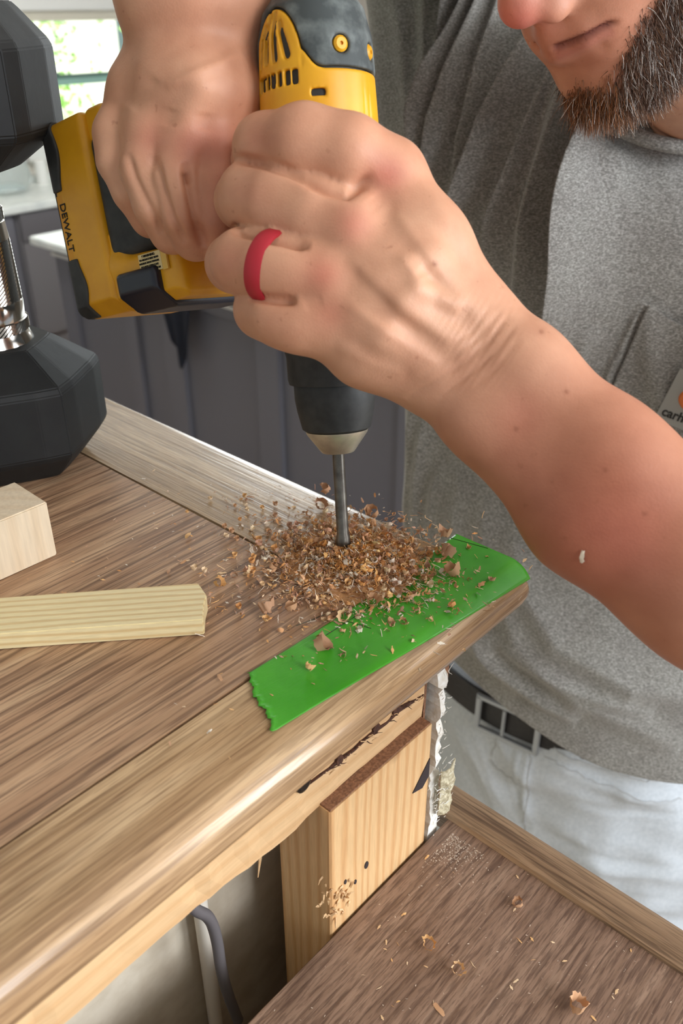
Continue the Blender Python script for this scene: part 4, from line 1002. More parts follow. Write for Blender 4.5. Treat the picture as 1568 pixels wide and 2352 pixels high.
def right_arm():
    h = .0012
    F = Field((-.17, .40, 1.62), (-.005, .60, 2.06), h)
    cn = F.chain
    cn(pts((455, 110, .440, 22), (445, 0, .428, 26), (430, -160, .415, 31), (400, -420, .40, 36)), .014)
    cn(pts((400, 130, .440, 15), (375, 20, .43, 19), (350, -120, .42, 24)), .014); cn(pts((530, 110, .445, 17), (530, 0, .432, 20), (520, -150, .42, 24)), .014)
    for q in (((500, 345, .440, 12.5), (520, 220, .437, 17), (500, 100, .442, 17)), ((428, 318, .434, 13), (450, 210, .428, 17), (465, 100, .438, 17)),
              ((345, 305, .438, 12.5), (390, 200, .434, 16), (430, 110, .438, 16)), ((268, 308, .450, 9.8), (320, 210, .446, 13.5), (395, 120, .442, 15)),
              ((440, 230, .452, 20), (470, 110, .452, 18)), ((350, 250, .462, 15), (430, 150, .458, 16))):
        cn(pts(*q), .013)
    for x, y, d, r in ((500, 335, .4295, 7.5), (426, 315, .4245, 7.5), (342, 302, .4290, 7), (262, 302, .444, 5.5)): F.ell(Dp(x, y, d), np.eye(3), (r/1000,)*3, .010)
    cn(pts((430, 290, .420, 2.5), (460, 200, .4135, 2.5), (540, 150, .425, 2)), .008)
    fingers = [
        [(502, 345, .438, 12.5), (500, 430, .434, 11.6), (498, 500, .437, 11.2), (512, 556, .447, 10.4), (548, 560, .474, 9.5), (560, 505, .49, 8.5), (550, 470, .492, 7.5)],
        [(425, 322, .434, 13), (412, 410, .430, 11.6), (425, 490, .433, 10.8), (448, 545, .445, 10.2), (488, 552, .474, 9.3), (505, 500, .49, 8.5)],
        [(345, 308, .438, 12.2), (333, 390, .436, 11), (360, 470, .438, 10.3), (394, 532, .450, 9.6), (436, 545, .480, 9.0), (450, 500, .492, 8)],
        [(266, 308, .449, 10), (272, 370, .447, 9.6), (305, 440, .449, 9.0), (345, 500, .458, 8.6), (385, 515, .484, 8), (400, 480, .494, 7)]]
    al = None
    for fg in fingers:
        G = Field(F.lo, F.lo+h*(F.n-1), h); G.v = np.full(F.n, 1.0, np.float32); G.n = F.n; G.chain(pts(*fg), .008); al = G.v if al is None else smin(al, G.v, .0008)
    F.v = smin(F.v, al, .008)
    th = Field(F.lo, F.lo+h*(F.n-1), h); th.v = np.full(F.n, 1.0, np.float32); th.n = F.n
    th.chain(pts((510, 150, .455, 15), (560, 260, .478, 14), (560, 340, .50, 12), (510, 380, .515, 10.5), (450, 390, .518, 8.5)), .01); F.v = smin(F.v, th.v, .010)
    v, f = F.mesh(); v = relax(v, f, 2); N = vnormals(v, f); q = proj(v); col = np.tile(SK*.97, (len(v), 1))
    fr = np.clip(((CAMP-v)/np.linalg.norm(CAMP-v, axis=1)[:, None]*N).sum(1)*3, 0, 1)*(q[:, 2] < .47); dp = np.zeros(len(v))
    for pl, dd_, wd in (([(292, 350), (310, 410), (345, 480), (372, 540)], 2.2, 9), ([(355, 360), (372, 430), (395, 500), (425, 560)], 2.6, 9), ([(424, 370), (432, 430), (446, 500), (468, 570)], 3.4, 10), ([(426, 395), (434, 425)], 2.5, 9), ([(380, 200), (440, 170), (520, 140), (560, 120)], -1.1, 13), ([(300, 250), (360, 180)], .9, 20), ([(385, 290), (395, 250)], .8, 18), ([(465, 300), (470, 260)], .8, 18)):
        dp += crease(v, N, q, pl, dd_, wd, fr)
    v = v+N*dp[:, None]
    def spot(x, y, r, c, a=1.0):
        nonlocal col; col = mixcol(col, c, a*np.exp(-((q[:, 0]-x)**2+(q[:, 1]-y)**2)/(r*r)))
    for x, y, r, a in ((500, 330, 60, .6), (430, 335, 50, .5), (345, 320, 45, .45), (520, 440, 60, .45), (480, 540, 60, .35)): spot(x, y, r, SKR, a)
    return v, f, col
def beard_w(L):
    """1 where the beard grows in face-local millimetres"""
    f, l, u = L[:, 0], L[:, 1], L[:, 2]
    al = np.abs(l)
    up = np.interp(al, [0, 12, 22, 30, 42, 60, 75], [-33, -35, -32, -20, -3, 20, 44])
    up = np.where(l < 0, np.interp(al, [0, 10, 22, 45], [-35, -42, -50, -40]), up)
    w = 1/(1+np.exp((u-up)/2.6)); w *= (f > -95)*(u > -75); lowlim = np.interp(f, [-95, -60, -20, 0], [-20, -48, -66, -70])
    return w*1/(1+np.exp(-(u-lowlim)/3.0))
def head():
    h = .0016
    F = Field((-.02, .38, 1.70), (.46, .86, 2.13), h)
    E = lambda f, l, u, r, k=.012, mode='u': F.ell(HP(f, l, u), HM, tuple(x/1000 for x in r), k/1.0, mode)
    def K(a, b, ra, rb, k=.008, mode='u'): F.cone(HP(*a), HP(*b), ra/1000, rb/1000, k, mode)
    E(-98, 0, 92, (98, 76, 100), .01); E(-92, 0, 30, (82, 68, 80), .02)
    for s in (1, -1):
        K((-88, 55*s, -8), (-36, 23*s, -38), 15, 12.5, .022); E(-42, 40*s, 34, (22, 20, 20), .02); E(-30, 17*s, -5, (22, 20, 24), .02)
        E(-100, 77*s, 50, (16, 6, 30), .004)                   # ear
        E(-24, 32*s, 68, (14, 15, 11), .008); 
    E(-15, 0, -4, (14, 23, 25), .016)                          # muzzle
    K((-19, -7, -42), (-19, 7, -42), 14, 14, .018)            # chin
    K((-40, -15, -46), (-40, 15, -46), 13, 13, .02)
    # nose
    K((2, 0, 74), (11, 0, 34), 8, 9.5, .010); E(11.5, 0, 29.5, (10.5, 11, 9.5), .008)
    for s in (1, -1): E(3, 13.5*s, 24, (10, 7, 8.5), .006); E(7.5, 6.2*s, 18, (5.2, 3.0, 3.2), .002, 's')
    E(-1, 0, 17, (7, 5, 7), .008)
    # eyes, brows and mouth
    for s in (1, -1): E(-8, 32*s, 68, (14, 17, 9), .010, 's'); E(-14, 32*s, 67, (12.5, 12.5, 12.5), .001); K((2, 14*s, 84), (-10, 48*s, 84), 6, 5, .010)
    K((-4.5, -17, 3.6), (.2, 0, 4.6), 3.0, 4.2, .010); K((.2, 0, 4.6), (-4.5, 17, 3.6), 4.2, 3.0, .010)
    K((-6, -15, -5.4), (-1.4, 0, -6.4), 3.2, 4.6, .010); K((-1.4, 0, -6.4), (-6, 15, -5.4), 4.6, 3.2, .010)
    for a, b in (((4.0, 0, -1.2), (2.6, 9, -1.0)), ((2.6, 9, -1.0), (-1.2, 18, -.4)), ((-1.2, 18, -.4), (-9.5, 26.5, -1.5))):
        K((a[0], -a[1], a[2]), (b[0], -b[1], b[2]), .9, .9, .0022, 's')
    K((2, 0, -17), (-2, 0, -19), 3, 3, .006, 's') if False else None
    # neck
    F.cone(HP(-108, 0, -20), Dp(1710, 300, .76), .055, .058, .03)
    F.cone(HP(-70, 0, -40), Dp(1640, 270, .71), .026, .030, .03)
    v, f = F.mesh(); v = relax(v, f, 2); N = vnormals(v, f); q = proj(v); fr = np.clip(((CAMP-v)*N).sum(1)*12, 0, 1)*(q[:, 2] < .53)
    ML = [(1268, 112), (1285, 106), (1310, 97), (1345, 82), (1380, 63), (1402, 54), (1424, 50)]
    md, ms, mp = polydist(q, ML); fd = np.clip(mp*9+.3, 0, 1)*np.clip((1-mp)*5, 0, 1)
    dp = -2.6/1000*np.exp(-(md/5.5)**2)*fd*fr
    d2, _, p2 = polydist(q, [(x, y+19) for x, y in ML[:-1]]); dp += 1.3/1000*np.exp(-(d2/14)**2)*np.clip((1-p2)*2.5, 0, 1)*fr
    d3, _, p3 = polydist(q, [(1290, 160), (1330, 140), (1380, 110)]); dp -= 1.2/1000*np.exp(-(d3/18)**2)*fr
    v = v+N*dp[:, None]; mline = np.exp(-(md/8)**2)*fd*fr; mlow = np.exp(-(d2/13)**2)*fd*fr
    L = (v-LIP)@HM*1000.0; col = np.tile(SK*.93, (len(v), 1))
    def spot(p, r, c, a): 
        nonlocal col; col = mixcol(col, c, a*np.exp(-(((L-np.array(p))/r)**2).sum(1)))
    spot((18, 0, 28), 17, np.array(srgb(208, 112, 104)[:3]), .85); spot((-30, 46, 30), 26, SKR, .4); spot((-4, 6, -8), 34, np.array(srgb(180, 112, 94)[:3]), .55)
    bw = beard_w(L); col = mixcol(col, np.array(srgb(128, 88, 66)[:3]), .72*bw)
    m_ = np.exp(-(((L[:, 0]-2)/9)**2+(L[:, 1]/19)**2+((L[:, 2]+1.2)/4.2)**2)); col = mixcol(col, np.array(srgb(160, 96, 88)[:3]), .5*mlow); col = mixcol(col, np.array(srgb(96, 40, 42)[:3]), .8*mline)
    return v, f, col, L
def person():
    root = bpy.data.objects.new('person', None); C.objects.link(root); root.location = (.36, .95, 0); root.empty_display_size = .1
    tag(root, 'bearded man in grey T-shirt, pale trousers and black belt leaning over to drill', 'person'); o0 = np.array([.36, .95, 0])
    def lk(name, v, f, m, col=None, parent=root, label=None, smooth=True):
        return link(name, arr_mesh(name, np.asarray(v)-(o0 if parent is root else 0), f, col), m, parent, smooth=smooth, label=label)
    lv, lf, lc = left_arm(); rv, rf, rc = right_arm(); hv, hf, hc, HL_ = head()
    # hidden trunk and upper arms under the shirt
    h = .006; F = Field((-.14, .50, .95), (.78, 1.20, 2.16), h)
    P = lambda *a: Dp(*a)
    neck = Dp(1720, 280, .80); lsh = Dp(2120, 480, .80); rsh = Dp(1180, -270, .92); elb = Dp(1960, 1640, .36)+np.array([.06, .02, -.02]); 
    relb = Dp(400, -420, .40); chest = Dp(1660, 650, .88); bel = Dp(1500, 1250, .95); pel = np.array([.33, .93, 1.08])
    F.cone(neck, chest, .07, .115, .05); F.cone(chest, bel, .115, .12, .05); F.cone(bel, pel, .12, .12, .05)
    F.cone(lsh, neck, .055, .06, .05); F.cone(rsh, neck, .055, .06, .05)
    tv, tf = F.mesh(); tc = np.tile(SK, (len(tv), 1))
    def limb(a, b, c, ra, rb, rc_):
        lo = np.minimum(np.minimum(a, b), c)-.09; hi = np.maximum(np.maximum(a, b), c)+.09; G = Field(lo, hi, .005); G.cone(a, b, ra, rb, .02); G.cone(b, c, rb, rc_, .02); v, f = G.mesh(); return v, f
    uv_, uf_ = limb(Dp(1900, 1550, .362), elb, lsh, .043, .046, .058)
    uw, ug = limb(Dp(405, -390, .402), relb+np.array([0, .03, .05]), rsh, .036, .044, .058)
    Vs, Fs, Cs = [], [], []; n = 0
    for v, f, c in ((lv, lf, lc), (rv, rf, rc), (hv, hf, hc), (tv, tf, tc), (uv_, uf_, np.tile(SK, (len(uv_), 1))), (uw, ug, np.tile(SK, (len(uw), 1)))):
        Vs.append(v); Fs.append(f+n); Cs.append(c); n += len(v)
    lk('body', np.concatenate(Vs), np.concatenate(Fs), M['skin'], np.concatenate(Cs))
    # a flake of wood lying on the forearm
    qa = proj(lv); dd = (qa[:, 0]-1338)**2+(qa[:, 1]-1278)**2+(qa[:, 2] > .375)*1e9; i_ = int(np.argmin(dd)); nn_ = vnormals(lv, lf)[i_]
    fl = bpy.data.objects.new('wood_flake', arr_mesh('wood_flake', VAR[9][0], VAR[9][1], np.tile(np.array(srgb(236, 222, 200)[:3]), (len(VAR[9][0]), 1)))); fl.data.materials.append(M['chip']); C.objects.link(fl)
    fl.location = lv[i_]+nn_*.0002; fl.scale = (.0062,)*3; fl.rotation_euler = Vector(nn_).to_track_quat('Z', 'X').to_euler(); tag(fl, 'pale wood flake stuck on the bare left forearm', 'wood shaving')
    # ring on the ring finger
    c = Dp(624, 614, .3795); ax = Dp(665, 624, .378)-Dp(585, 604, .385); ax /= np.linalg.norm(ax)
    q = Vector((0, 0, 1)).rotation_difference(Vector(ax)).to_matrix().to_4x4()
    build('ring', MB().lathe([(.0142, -.0038), (.0154, -.0042), (.0162, -.0024), (.0162, .0024), (.0154, .0042), (.0142, .0038)], 48, M=Matrix.Translation(Vector(c-o0))@q, cap=False), M['ring'], root, smooth=True, label='red silicone band on the ring finger')
    # beard strands
    g = np.random.default_rng(5); N = vnormals(hv, hf); wt = beard_w(HL_); idx = np.where(wt > .06)[0]; pr = wt[idx]/wt[idx].sum(); sel = g.choice(idx, 17000, p=pr)
    V = []; F_ = []; Cc = []; n = 0
    down = np.array([0, 0, -1.0])
    for i in sel:
        p = hv[i]+g.normal(size=3)*.0008; nn = N[i]; L = g.uniform(.005, .014)*(.55+.6*wt[i])*(1.0 if HL_[i, 2] > -40 else 1.25); d = nn*.38+(-HU)*.6+down*.4+g.normal(size=3)*.34; d /= np.linalg.norm(d)
        sd = np.cross(d, g.normal(size=3)); sd /= np.linalg.norm(sd); wd = g.uniform(.00016, .00028); S = 4; bend = (-HU*.4+down*.7+g.normal(size=3)*.55)
        fr_c = abs(HL_[i, 1]) < 22 and HL_[i, 0] > -50; r_ = g.random()
        c = np.array(srgb(*((226, 222, 216) if r_ < (.08 if fr_c else .15) else (150, 98, 58) if (fr_c and r_ < .65) else (92, 64, 48) if r_ < .7 else (128, 94, 70)))[:3])*g.uniform(.75, 1.15)
        pp = p-nn*.0006
        for k in range(S):
            t = k/(S-1); ww = wd*(1-.75*t); V += [pp-sd*ww, pp+sd*ww, pp+nn*ww]; Cc += [c]*3
            pp = pp+d*(L/(S-1)); d = d+bend*.28; d /= np.linalg.norm(d)
        for k in range(S-1):
            a = n+k*3
            for j in range(3): F_.append((a+j, a+(j+1) % 3, a+3+(j+1) % 3, a+3+j))
        n += 3*S
    o = lk('beard', V, F_, M['beard'], np.array(Cc), label='short brown beard flecked with grey'); o['kind'] = 'stuff'
    # hair
    Fh = Field(LIP+np.array([-.15, -.15, -.1]), LIP+np.array([.45, .45, .4]), .004)
    Fh.ell(HP(-104, 0, 100), HM, (.102, .083, .102), 0); Fh.ell(HP(-10, 0, 40), HM, (.09, .1, .09), .01, 's'); v, f = Fh.mesh(); lk('hair', v, f, noisy('brown_hair', srgb(70, 50, 38), srgb(100, 74, 56), 120, .7, .5))

    # ---- shirt
    G = [ # rows: columns left silhouette .. right silhouette .. back
        [(838, -300, .86), (1010, -270, .80), (1240, -150, .765), (1480, 60, .735), (1760, 200, .72), (2200, 260, .80), (2350, 200, 1.0), (1750, -100, 1.08), (1050, -350, 1.05)],
        [(842, -100, .85), (1000, -60, .77), (1230, 40, .735), (1450, 170, .710), (1700, 300, .695), (2150, 420, .77), (2300, 400, 1.0), (1700, 100, 1.10), (1050, -150, 1.08)],
        [(852, 80, .84), (1000, 130, .765), (1210, 220, .715), (1430, 320, .690), (1690, 410, .670), (2080, 560, .74), (2250, 560, .98), (1700, 300, 1.12), (1080, 50, 1.09)],
        [(872, 300, .84), (1000, 340, .765), (1190, 400, .708), (1410, 480, .675), (1700, 560, .665), (2040, 720, .75), (2180, 740, .98), (1700, 500, 1.12), (1100, 260, 1.1)],
        [(915, 520, .85), (1020, 560, .775), (1185, 610, .715), (1410, 670, .690), (1700, 730, .680), (2000, 870, .76), (2130, 900, .98), (1690, 720, 1.12), (1120, 480, 1.1)],
        [(935, 740, .87), (1030, 780, .795), (1190, 830, .738), (1420, 880, .715), (1700, 930, .705), (1980, 1030, .78), (2100, 1060, .99), (1680, 900, 1.13), (1130, 690, 1.1)],
        [(936, 960, .90), (1022, 1000, .83), (1185, 1050, .775), (1420, 1110, .748), (1700, 1160, .74), (1960, 1220, .81), (2080, 1240, 1.0), (1680, 1080, 1.15), (1130, 900, 1.12)],
        [(932, 1180, .94), (1012, 1225, .872), (1180, 1290, .82), (1420, 1370, .79), (1700, 1410, .785), (1940, 1430, .85), (2050, 1420, 1.03), (1680, 1280, 1.18), (1120, 1100, 1.15)],
        [(938, 1320, .965), (1020, 1400, .90), (1185, 1480, .855), (1410, 1570, .825), (1680, 1610, .82), (1925, 1590, .88), (2030, 1560, 1.06), (1680, 1420, 1.2), (1120, 1250, 1.18)],
        [(945, 1420, .985), (1030, 1512, .925), (1180, 1638, .885), (1400, 1770, .86), (1660, 1800, .855), (1915, 1730, .91), (2010, 1690, 1.08), (1680, 1540, 1.22), (1130, 1350, 1.2)]]
    G = np.array([[Dp(*c) for c in r] for r in G]); nr, nc = G.shape[:2]
    def cr(p0, p1, p2, p3, t): return .5*((2*p1)+(-p0+p2)*t+(2*p0-5*p1+4*p2-p3)*t*t+(-p0+3*p1-3*p2+p3)*t**3)
    NI, NJ = 560, 460
    cols = np.zeros((nr, NI, 3))
    # spend most columns on the front five spans
    wts = np.array([1.0, 1.3, 1.6, 1.6, .7, .3, .3, .3, .4]); cum = np.concatenate([[0], np.cumsum(wts)]); 
    for i in range(NI):
        s = cum[-1]*i/NI; k = int(np.searchsorted(cum, s, 'right')-1); t = (s-cum[k])/wts[k]
        cols[:, i] = cr(G[:, (k-1) % nc], G[:, k % nc], G[:, (k+1) % nc], G[:, (k+2) % nc], t)
    S = np.zeros((NJ, NI, 3))
    for j in range(NJ):
        s = (nr-1)*j/(NJ-1); k = min(int(s), nr-2); t = s-k
        S[j] = cr(cols[max(k-1, 0)], cols[k], cols[k+1], cols[min(k+2, nr-1)], t)
    V = S.reshape(-1, 3); I = np.arange(NI*NJ).reshape(NJ, NI); In = np.roll(I, -1, 1)
    Fq = np.stack([I[:-1].ravel(), I[1:].ravel(), In[1:].ravel(), In[:-1].ravel()], 1)
    N = vnormals(V, Fq); cen = V.mean(0); 
    if ((V-cen)*N).sum() < 0: Fq = Fq[:, ::-1]; N = -N
    q = proj(V); front = 1/(1+np.exp(-((CAMP-V)*N).sum(1)/.02))
    disp = np.zeros(len(V))
    # folds: polyline in the photo, height mm, soft width on the right, sharp width on the left
    FO = [([(1046, -120), (1040, 0), (1032, 200), (1014, 300), (998, 400)], 7, 26, 7), ([(1100, -100), (1087, 0), (1045, 170), (1019, 277), (998, 417), (985, 500)], 7, 20, 9), ([(1140, -100), (1117, 0), (1066, 192), (1040, 298), (1015, 443), (1000, 540)], 7, 24, 9),
          ([(1165, -40), (1151, 8), (1110, 180), (1075, 330), (1050, 480)], 5, 26, 12), ([(1270, 20), (1236, 85), (1172, 204), (1126, 298), (1096, 405), (1066, 511), (1050, 600)], 8, 30, 12), ([(1300, 120), (1270, 183), (1215, 315), (1172, 447), (1140, 540), (1117, 640)], 7, 36, 14),
          ([(1340, 130), (1283, 240), (1250, 383), (1215, 532), (1180, 700)], 6, 44, 20), ([(1350, 280), (1343, 315), (1317, 426), (1292, 575), (1266, 750), (1240, 900)], 16, 90, 9), ([(905, -50), (930, 120), (950, 300), (975, 430)], 3, 30, 22), ([(985, -50), (985, 150), (975, 350)], 4, 30, 20),
          ([(1568, 350), (1480, 372), (1420, 400), (1370, 420)], 4, 60, 24), ([(1480, 690), (1440, 770), (1400, 850), (1380, 920)], 2.2, 16, 10), ([(1500, 700), (1490, 800), (1510, 900), (1560, 1010)], 4, 24, 20), ([(1360, 740), (1330, 830), (1300, 900)], 3, 26, 20),
          ([(945, 930), (944, 1080), (938, 1250)], 3, 9, 9), ([(975, 960), (962, 1100), (960, 1300)], 4, 16, 12), ([(1015, 1060), (1000, 1200), (1010, 1400)], 5, 26, 18), ([(1060, 1080), (1055, 1250), (1100, 1450), (1200, 1600)], 5, 34, 26), ([(1110, 1120), (1130, 1300), (1200, 1460), (1330, 1600), (1568, 1720)], 6, 40, 30),
          ([(1180, 1200), (1200, 1330), (1290, 1470), (1450, 1570), (1640, 1610)], 6, 50, 36), ([(1090, 1430), (1140, 1510), (1230, 1590), (1330, 1650)], 6, 22, 16), ([(1130, 1440), (1210, 1500), (1350, 1580), (1500, 1640)], 4, 24, 20)]
    for fi, (pl, hh, wr, wl) in enumerate(FO):
        if fi < 8: hh, wr, wl = hh*1.6, wr*.85, wl*.75
        d, sd, par = polydist(q, pl); sgn = np.where(sd > 0, -1, 1)  # side: image y runs down
        right = sd < 0
        prf = np.where(right, np.exp(-(d/wr)**1.3), np.exp(-(d/wl)**2)); fade = np.clip(par*5, 0, 1)*np.clip((1-par)*4, 0, 1)
        fade = np.where(d < 1e8, fade**.7, 0); disp += 2.1*hh/1000*prf*fade
    # soft gentle unevenness
    for k in range(10):
        a = RNG.normal(size=3)*22; disp += .0008*np.sin(V@a+RNG.uniform(0, 6))
    disp *= front; V = V+N*disp[:, None]
    hemv = V.reshape(NJ, NI, 3)
    sh = lk('shirt', hemv.reshape(-1, 3), Fq, M['shirt'], label='grey heather T-shirt'); md = sh.modifiers.new('s', 'SOLIDIFY'); md.thickness = .0014; md.offset = -1
    # hem band
    def surf(px, py, off=0.0):                              # nearest shirt point to a photo position, front side
        qq = proj(V); m_ = front > .6; dd = (qq[:, 0]-px)**2+(qq[:, 1]-py)**2; dd[~m_] = 1e12; i = int(np.argmin(dd)); return V[i]+N[i]*off, N[i]
    hb = [V[(NJ-8)*NI+i]+N[(NJ-8)*NI+i]*.0006 for i in range(0, NI, 2)]
    # sleeves (upper arms run out of the picture)
    sl = MB().tube([rsh+(neck-rsh)*.1, rsh+(relb-rsh)*.3, rsh+(relb-rsh)*.55], [.085, .08, .075], 24); b = build('sleeve', MB().add([tuple(np.array(x)-o0) for x in sl.v], sl.f), M['shirt'], root, smooth=True)
    sl = MB().tube([lsh+(neck-lsh)*.1, lsh+(elb-lsh)*.3, lsh+(elb-lsh)*.6], [.085, .08, .074], 24); b = build('sleeve', MB().add([tuple(np.array(x)-o0) for x in sl.v], sl.f), M['shirt'], root, smooth=True)
    # collar band round the neck
    cp = []
    for x, y, d in ((1350, 268, .655), (1420, 296, .648), (1500, 325, .642), (1580, 338, .64), (1680, 330, .64), (1800, 290, .66), (1850, 180, .72), (1780, 60, .80), (1600, 0, .82), (1440, 60, .78), (1350, 170, .71)): cp.append(Dp(x, y, d)-o0)
    P_ = np.array(cp); fine = []
    for k in range(len(P_)):
        for t in np.linspace(0, 1, 8)[:-1]: fine.append(cr(P_[k-1], P_[k], P_[(k+1) % len(P_)], P_[(k+2) % len(P_)], t))
    build('collar', MB().tube(fine, .0055, 10, closed=True), M['shirt'], sh if False else root, smooth=True)
    # pocket and its sewn patch
    def strip3(name, pl, wid, off, m, parent=root, th=.0009):
        Vp = []; Fp = []
        for (x, y) in pl: p, n_ = surf(x, y, off); Vp.append((p, n_))
        k = len(Vp); out = []
        for i in range(k):
            t = Vp[min(i+1, k-1)][0]-Vp[max(i-1, 0)][0]; t /= np.linalg.norm(t)+1e-9; sd = np.cross(t, Vp[i][1]); sd /= np.linalg.norm(sd)+1e-9
            out += [Vp[i][0]-sd*wid/2-o0, Vp[i][0]+sd*wid/2-o0]
        Fp = [(2*i, 2*i+1, 2*i+3, 2*i+2) for i in range(k-1)]; o = link(name, arr_mesh(name, out, Fp), m, parent, smooth=True); md = o.modifiers.new('s', 'SOLIDIFY'); md.thickness = th; return o
    def lerp(a, b, n): return [(a[0]+(b[0]-a[0])*i/(n-1), a[1]+(b[1]-a[1])*i/(n-1)) for i in range(n)]
    # pocket cloth: patch grid lying just proud of the shirt
    A0, B0, C0, D0 = (1486, 690), (1760, 800), (1720, 1130), (1380, 925)
    n = 30; Vp = []
    for j in range(n):
        t = j/(n-1)
        for i in range(n):
            s = i/(n-1); x = (A0[0]*(1-s)+B0[0]*s)*(1-t)+(D0[0]*(1-s)+C0[0]*s)*t; y = (A0[1]*(1-s)+B0[1]*s)*(1-t)+(D0[1]*(1-s)+C0[1]*s)*t
            y += 26*math.sin(math.pi*min(s*1.1, 1))*(1-t)**3*.9; p, n_ = surf(x, y, .0022+.004*math.sin(math.pi*min(s*1.4, 1))*(1-t)**4); Vp.append(p-o0)
    Fp = [(j*n+i, j*n+i+1, (j+1)*n+i+1, (j+1)*n+i) for j in range(n-1) for i in range(n-1)]
    Vp = relax(np.array(Vp), np.array(Fp), 3)
    pk = link('pocket', arr_mesh('pocket', Vp, Fp), M['shirt'], root, smooth=True); md = pk.modifiers.new('s', 'SOLIDIFY'); md.thickness = .0016
    # patch
    Vg = Vp.reshape(n, n, 3)
    pc, _ = surf(1586, 926, .0085); px_, _ = surf(1640, 945, .0085); py_, _ = surf(1580, 870, .0085)
    X = (Dp(1650, 948, .70)-Dp(1530, 905, .70)); X /= np.linalg.norm(X); Nn = surf(1580, 930)[1]; X -= Nn*(X@Nn); X /= np.linalg.norm(X); Yv = np.cross(Nn, X)
    pm = mat('grey_patch', srgb(150, 151, 146), .7)
    mb = MB().box(-.0225, .0225, -.021, .024, 0, .0012)
    Mx = Matrix([[X[i], Yv[i], Nn[i]] for i in range(3)]).to_4x4(); Mx.translation = Vector(pc-o0)
    mb.v = [tuple(Mx@Vector(v_)) for v_ in mb.v]; pt = build('patch', mb, pm, pk, label='grey sewn patch with dark lettering')
    def txt(s, size, x, y, m, nm, align='LEFT'):
        cu = bpy.data.curves.new(nm, 'FONT'); cu.body = s; cu.size = size; cu.extrude = .0002; cu.offset = .0002; cu.align_x = align
        tmp = bpy.data.objects.new(nm, cu); C.objects.link(tmp); dg = bpy.context.evaluated_depsgraph_get(); me = bpy.data.meshes.new_from_object(tmp.evaluated_get(dg)); bpy.data.objects.remove(tmp)
        for v_ in me.vertices: v_.co = Mx@(Vector((x, y, .0014))+v_.co)
        me.materials.clear(); return link(nm, me, m, pt)
    txt('carhartt', .0105, -.0195, -.0155, M['ink'], 'lettering')
    om = mat('orange_mark', srgb(206, 110, 50), .6)
    mk = MB().tube([(-.001+.0095*math.cos(a), .004+.0080*math.sin(a)*(1+.2*math.cos(a)), .0012) for a in np.linspace(.6, 5.7, 26)], [.0012+.0016*math.sin(math.pi*i/25) for i in range(26)], 8)
    mk.v = [tuple(Mx@Vector(v_)) for v_ in mk.v]; build('orange_emblem', mk, om, pt)
    # ---- trousers
    h = .0045; F = Field((-.06, .56, .0), (.72, 1.24, 1.20), h)
    ctr = np.array([.297, .880, 1.112]); Bd = np.array([-.58, -.81, 0]); Sd = np.array([.81, -.58, 0]); Mb = np.stack([Sd, -Bd, [0, 0, 1]], 1)
    F.ell(ctr+[0, 0, -.06], Mb, (.195, .150, .20), .02); F.ell(ctr+[0, 0, -.16], Mb, (.205, .160, .17), .05)
    F.ell(ctr+Bd*.02+[0, 0, -.02], Mb, (.185, .145, .12), .03)
    for s in (-1, 1):
        hp = ctr+Sd*(.10+.03*s)*s+np.array([0, 0, -.19]); kn = ctr+Sd*.12*s+Bd*.05+np.array([0, 0, -.62]); an_ = ctr+Sd*.13*s-Bd*.02+np.array([0, 0, -1.06])
        F.cone(hp, kn, .122, .09, .05); F.cone(kn, an_, .078, .066, .04)
    F.op(lambda P: P[..., 2]-1.130, F.lo, F.lo+h*F.n, .004, 'i')
    v, f = F.mesh(); v = relax(v, f, 3); N2 = vnormals(v, f); q2 = proj(v); dsp = np.zeros(len(v))
    for pl, hh, wr, wl in [([(1075, 1590), (1180, 1740), (1240, 1830)], 3, 14, 12), ([(1000, 1590), (1100, 1740), (1190, 1900)], 3, 20, 14), ([(1040, 1640), (1120, 1800), (1160, 1930)], 2.5, 18, 14), ([(1190, 1690), (1190, 1790), (1200, 1800)], 3, 14, 8),
                           ([(1215, 1700), (1205, 1800), (1200, 1900)], 3, 10, 5), ([(1240, 1740), (1380, 1800), (1568, 1850)], 4, 30, 16), ([(1230, 1700), (1400, 1760), (1560, 1790)], 4, 26, 14), ([(1230, 1870), (1330, 1920), (1390, 1990), (1500, 2030)], 4, 40, 22),
                           ([(1260, 1840), (1400, 1880), (1568, 1900)], 3, 36, 24), ([(1280, 1960), (1400, 2040), (1568, 2080)], 4, 40, 24), ([(1400, 1830), (1568, 1810)], 3, 30, 18), ([(1350, 1920), (1568, 1980)], 3, 30, 20)]+[([(1010+k*24, 1580+k*18), (1060+k*24, 1680+k*18), (1130+k*20, 1860+k*14)], 1.6+.5*(k % 3), 9+3*(k % 2), 7) for k in range(6)]+[([(1240+20*k, 1900+k*34), (1330+20*k, 1925+k*34+10*(k % 2)), (1420, 1965+k*36), (1580, 1990+k*38)], 1.8+.5*(k % 2), 14, 8) for k in range(6)]+[([(1290, 1790+k*26), (1400, 1815+k*27), (1580, 1830+k*25)], 1.5, 12, 8) for k in range(3)]:
        d, sd, par = polydist(q2, pl); prf = np.where(sd < 0, np.exp(-(d/wr)**1.5), np.exp(-(d/wl)**2)); dsp += 1.3*hh/1000*prf*np.clip(par*5, 0, 1)*np.clip((1-par)*4, 0, 1)
    for k in range(14):
        a = RNG.normal(size=3)*np.array([30, 30, 55]); dsp += .0011*np.sin(v@a+RNG.uniform(0, 6))
    v = v+N2*dsp[:, None]
    tr = lk('trousers', v, f, M['pants'], label='pale stone work trousers')
    def psurf(px, py, off=0.):
        dd = (q2[:, 0]-px)**2+(q2[:, 1]-py)**2; dd[((CAMP-v)*N2).sum(1) < .05] = 1e12; i = int(np.argmin(dd)); return v[i]+N2[i]*off
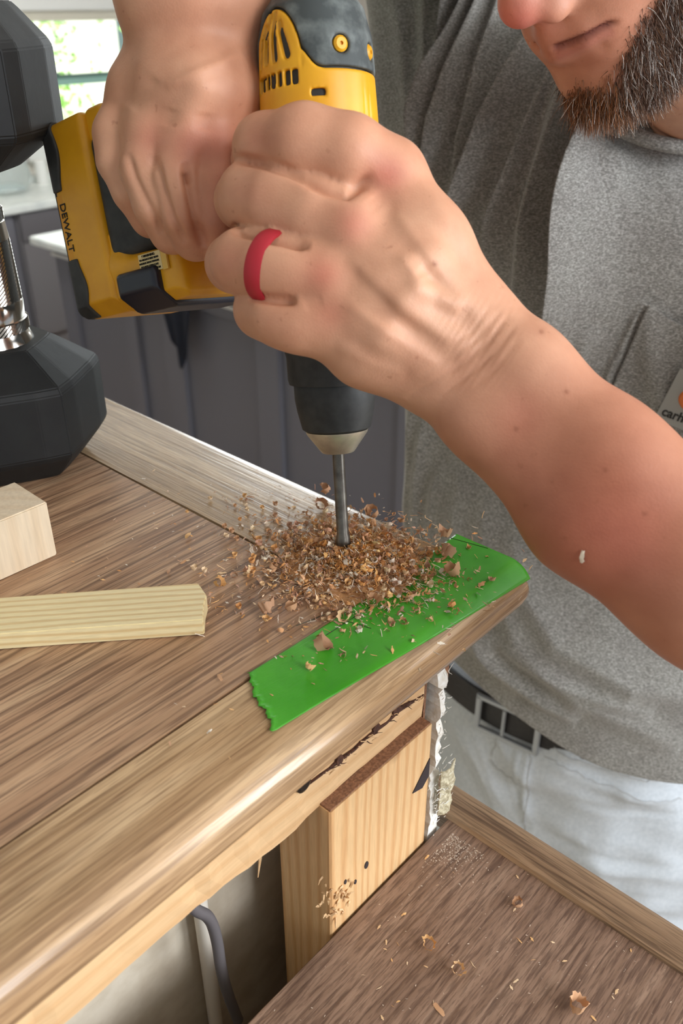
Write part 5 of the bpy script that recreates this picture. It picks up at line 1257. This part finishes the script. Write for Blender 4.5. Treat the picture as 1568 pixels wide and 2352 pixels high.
    sm = mat('trouser_seam', srgb(168, 170, 170), .9)
    for pl in ([(1225, 1690), (1216, 1770), (1206, 1870), (1198, 1960)], [(1130, 1740), (1150, 1770), (1205, 1800)], [(1250, 1700), (1360, 1755), (1480, 1785), (1568, 1790)], [(1250, 1730), (1360, 1790), (1480, 1822), (1568, 1826)], [(1148, 1680), (1128, 1740)]):
        pp = []
        for a, b in zip(pl[:-1], pl[1:]): pp += lerp(a, b, 10)[:-1]
        build('seam', MB().tube([psurf(x, y, .0004)-o0 for x, y in pp], .0006, 5), sm, tr)
    # belt and buckle
    def ring_at(z, a, b, off=0): return [ctr*[1, 1, 0]+np.array([0, 0, z])+Sd*(a+off)*math.cos(t)-Bd*(b+off)*math.sin(t) for t in np.linspace(0, 2*math.pi, 65)[:-1]]
    zt, zb = 1.152, 1.112; Vb = []; 
    for z, off in ((zb, .0), (zb, .004), (zt, .004), (zt, .0)): Vb += [p-o0 for p in ring_at(z, .205, .167, off)]
    n = 64; Fb = [(k*n+i, k*n+(i+1) % n, ((k+1) % 4)*n+(i+1) % n, ((k+1) % 4)*n+i) for k in range(4) for i in range(n)]
    bt = build('belt', MB().add(Vb, Fb), M['belt'], root, smooth=True, label='black leather belt')
    fc = ctr+Bd*.1715+Sd*(-.006); fc[2] = 1.130
    fr = MB(); 
    def bx(x0, x1, z0, z1, y0=.0, y1=.005):
        m2 = MB().box(x0, x1, y0, y1, z0, z1); fr.add([tuple(fc+Sd*p[0]+Bd*p[1]+np.array([0, 0, p[2]])-o0) for p in m2.v], m2.f)
    bx(-.041, -.034, -.024, .024); bx(.034, .041, -.024, .024); bx(-.041, .041, -.028, -.021); bx(-.041, .041, .019, .026); bx(-.006, -.002, -.02, .02, .002, .0065)
    build('buckle', fr, M['buckle'], bt, bevel=.0012, label='pale grey rectangular belt buckle')
    lp = MB()
    # shoes
    for s in (-1, 1):
        a = ctr+Sd*.13*s-Bd*.02; a[2] = .05; F = Field(a-.24, a+.24, .006); toe = a+Bd*.17; toe[2] = .035; F.cone(a, toe, .05, .036, .02); F.cone(a+[0, 0, .06], a, .05, .05, .02); F.op(lambda P: -P[..., 2]+.004, F.lo, F.lo+.006*F.n, .004, 'i'); v_, f_ = F.mesh()
        lk('shoe', v_, f_, noisy('brown_boot_leather', srgb(96, 66, 44), srgb(120, 84, 58), 60, .6, .2))
person()
print('TRIS', sum(len(o.data.polygons)*2 for o in bpy.data.objects if o.type == 'MESH'), 'OBJS', len(bpy.data.objects))
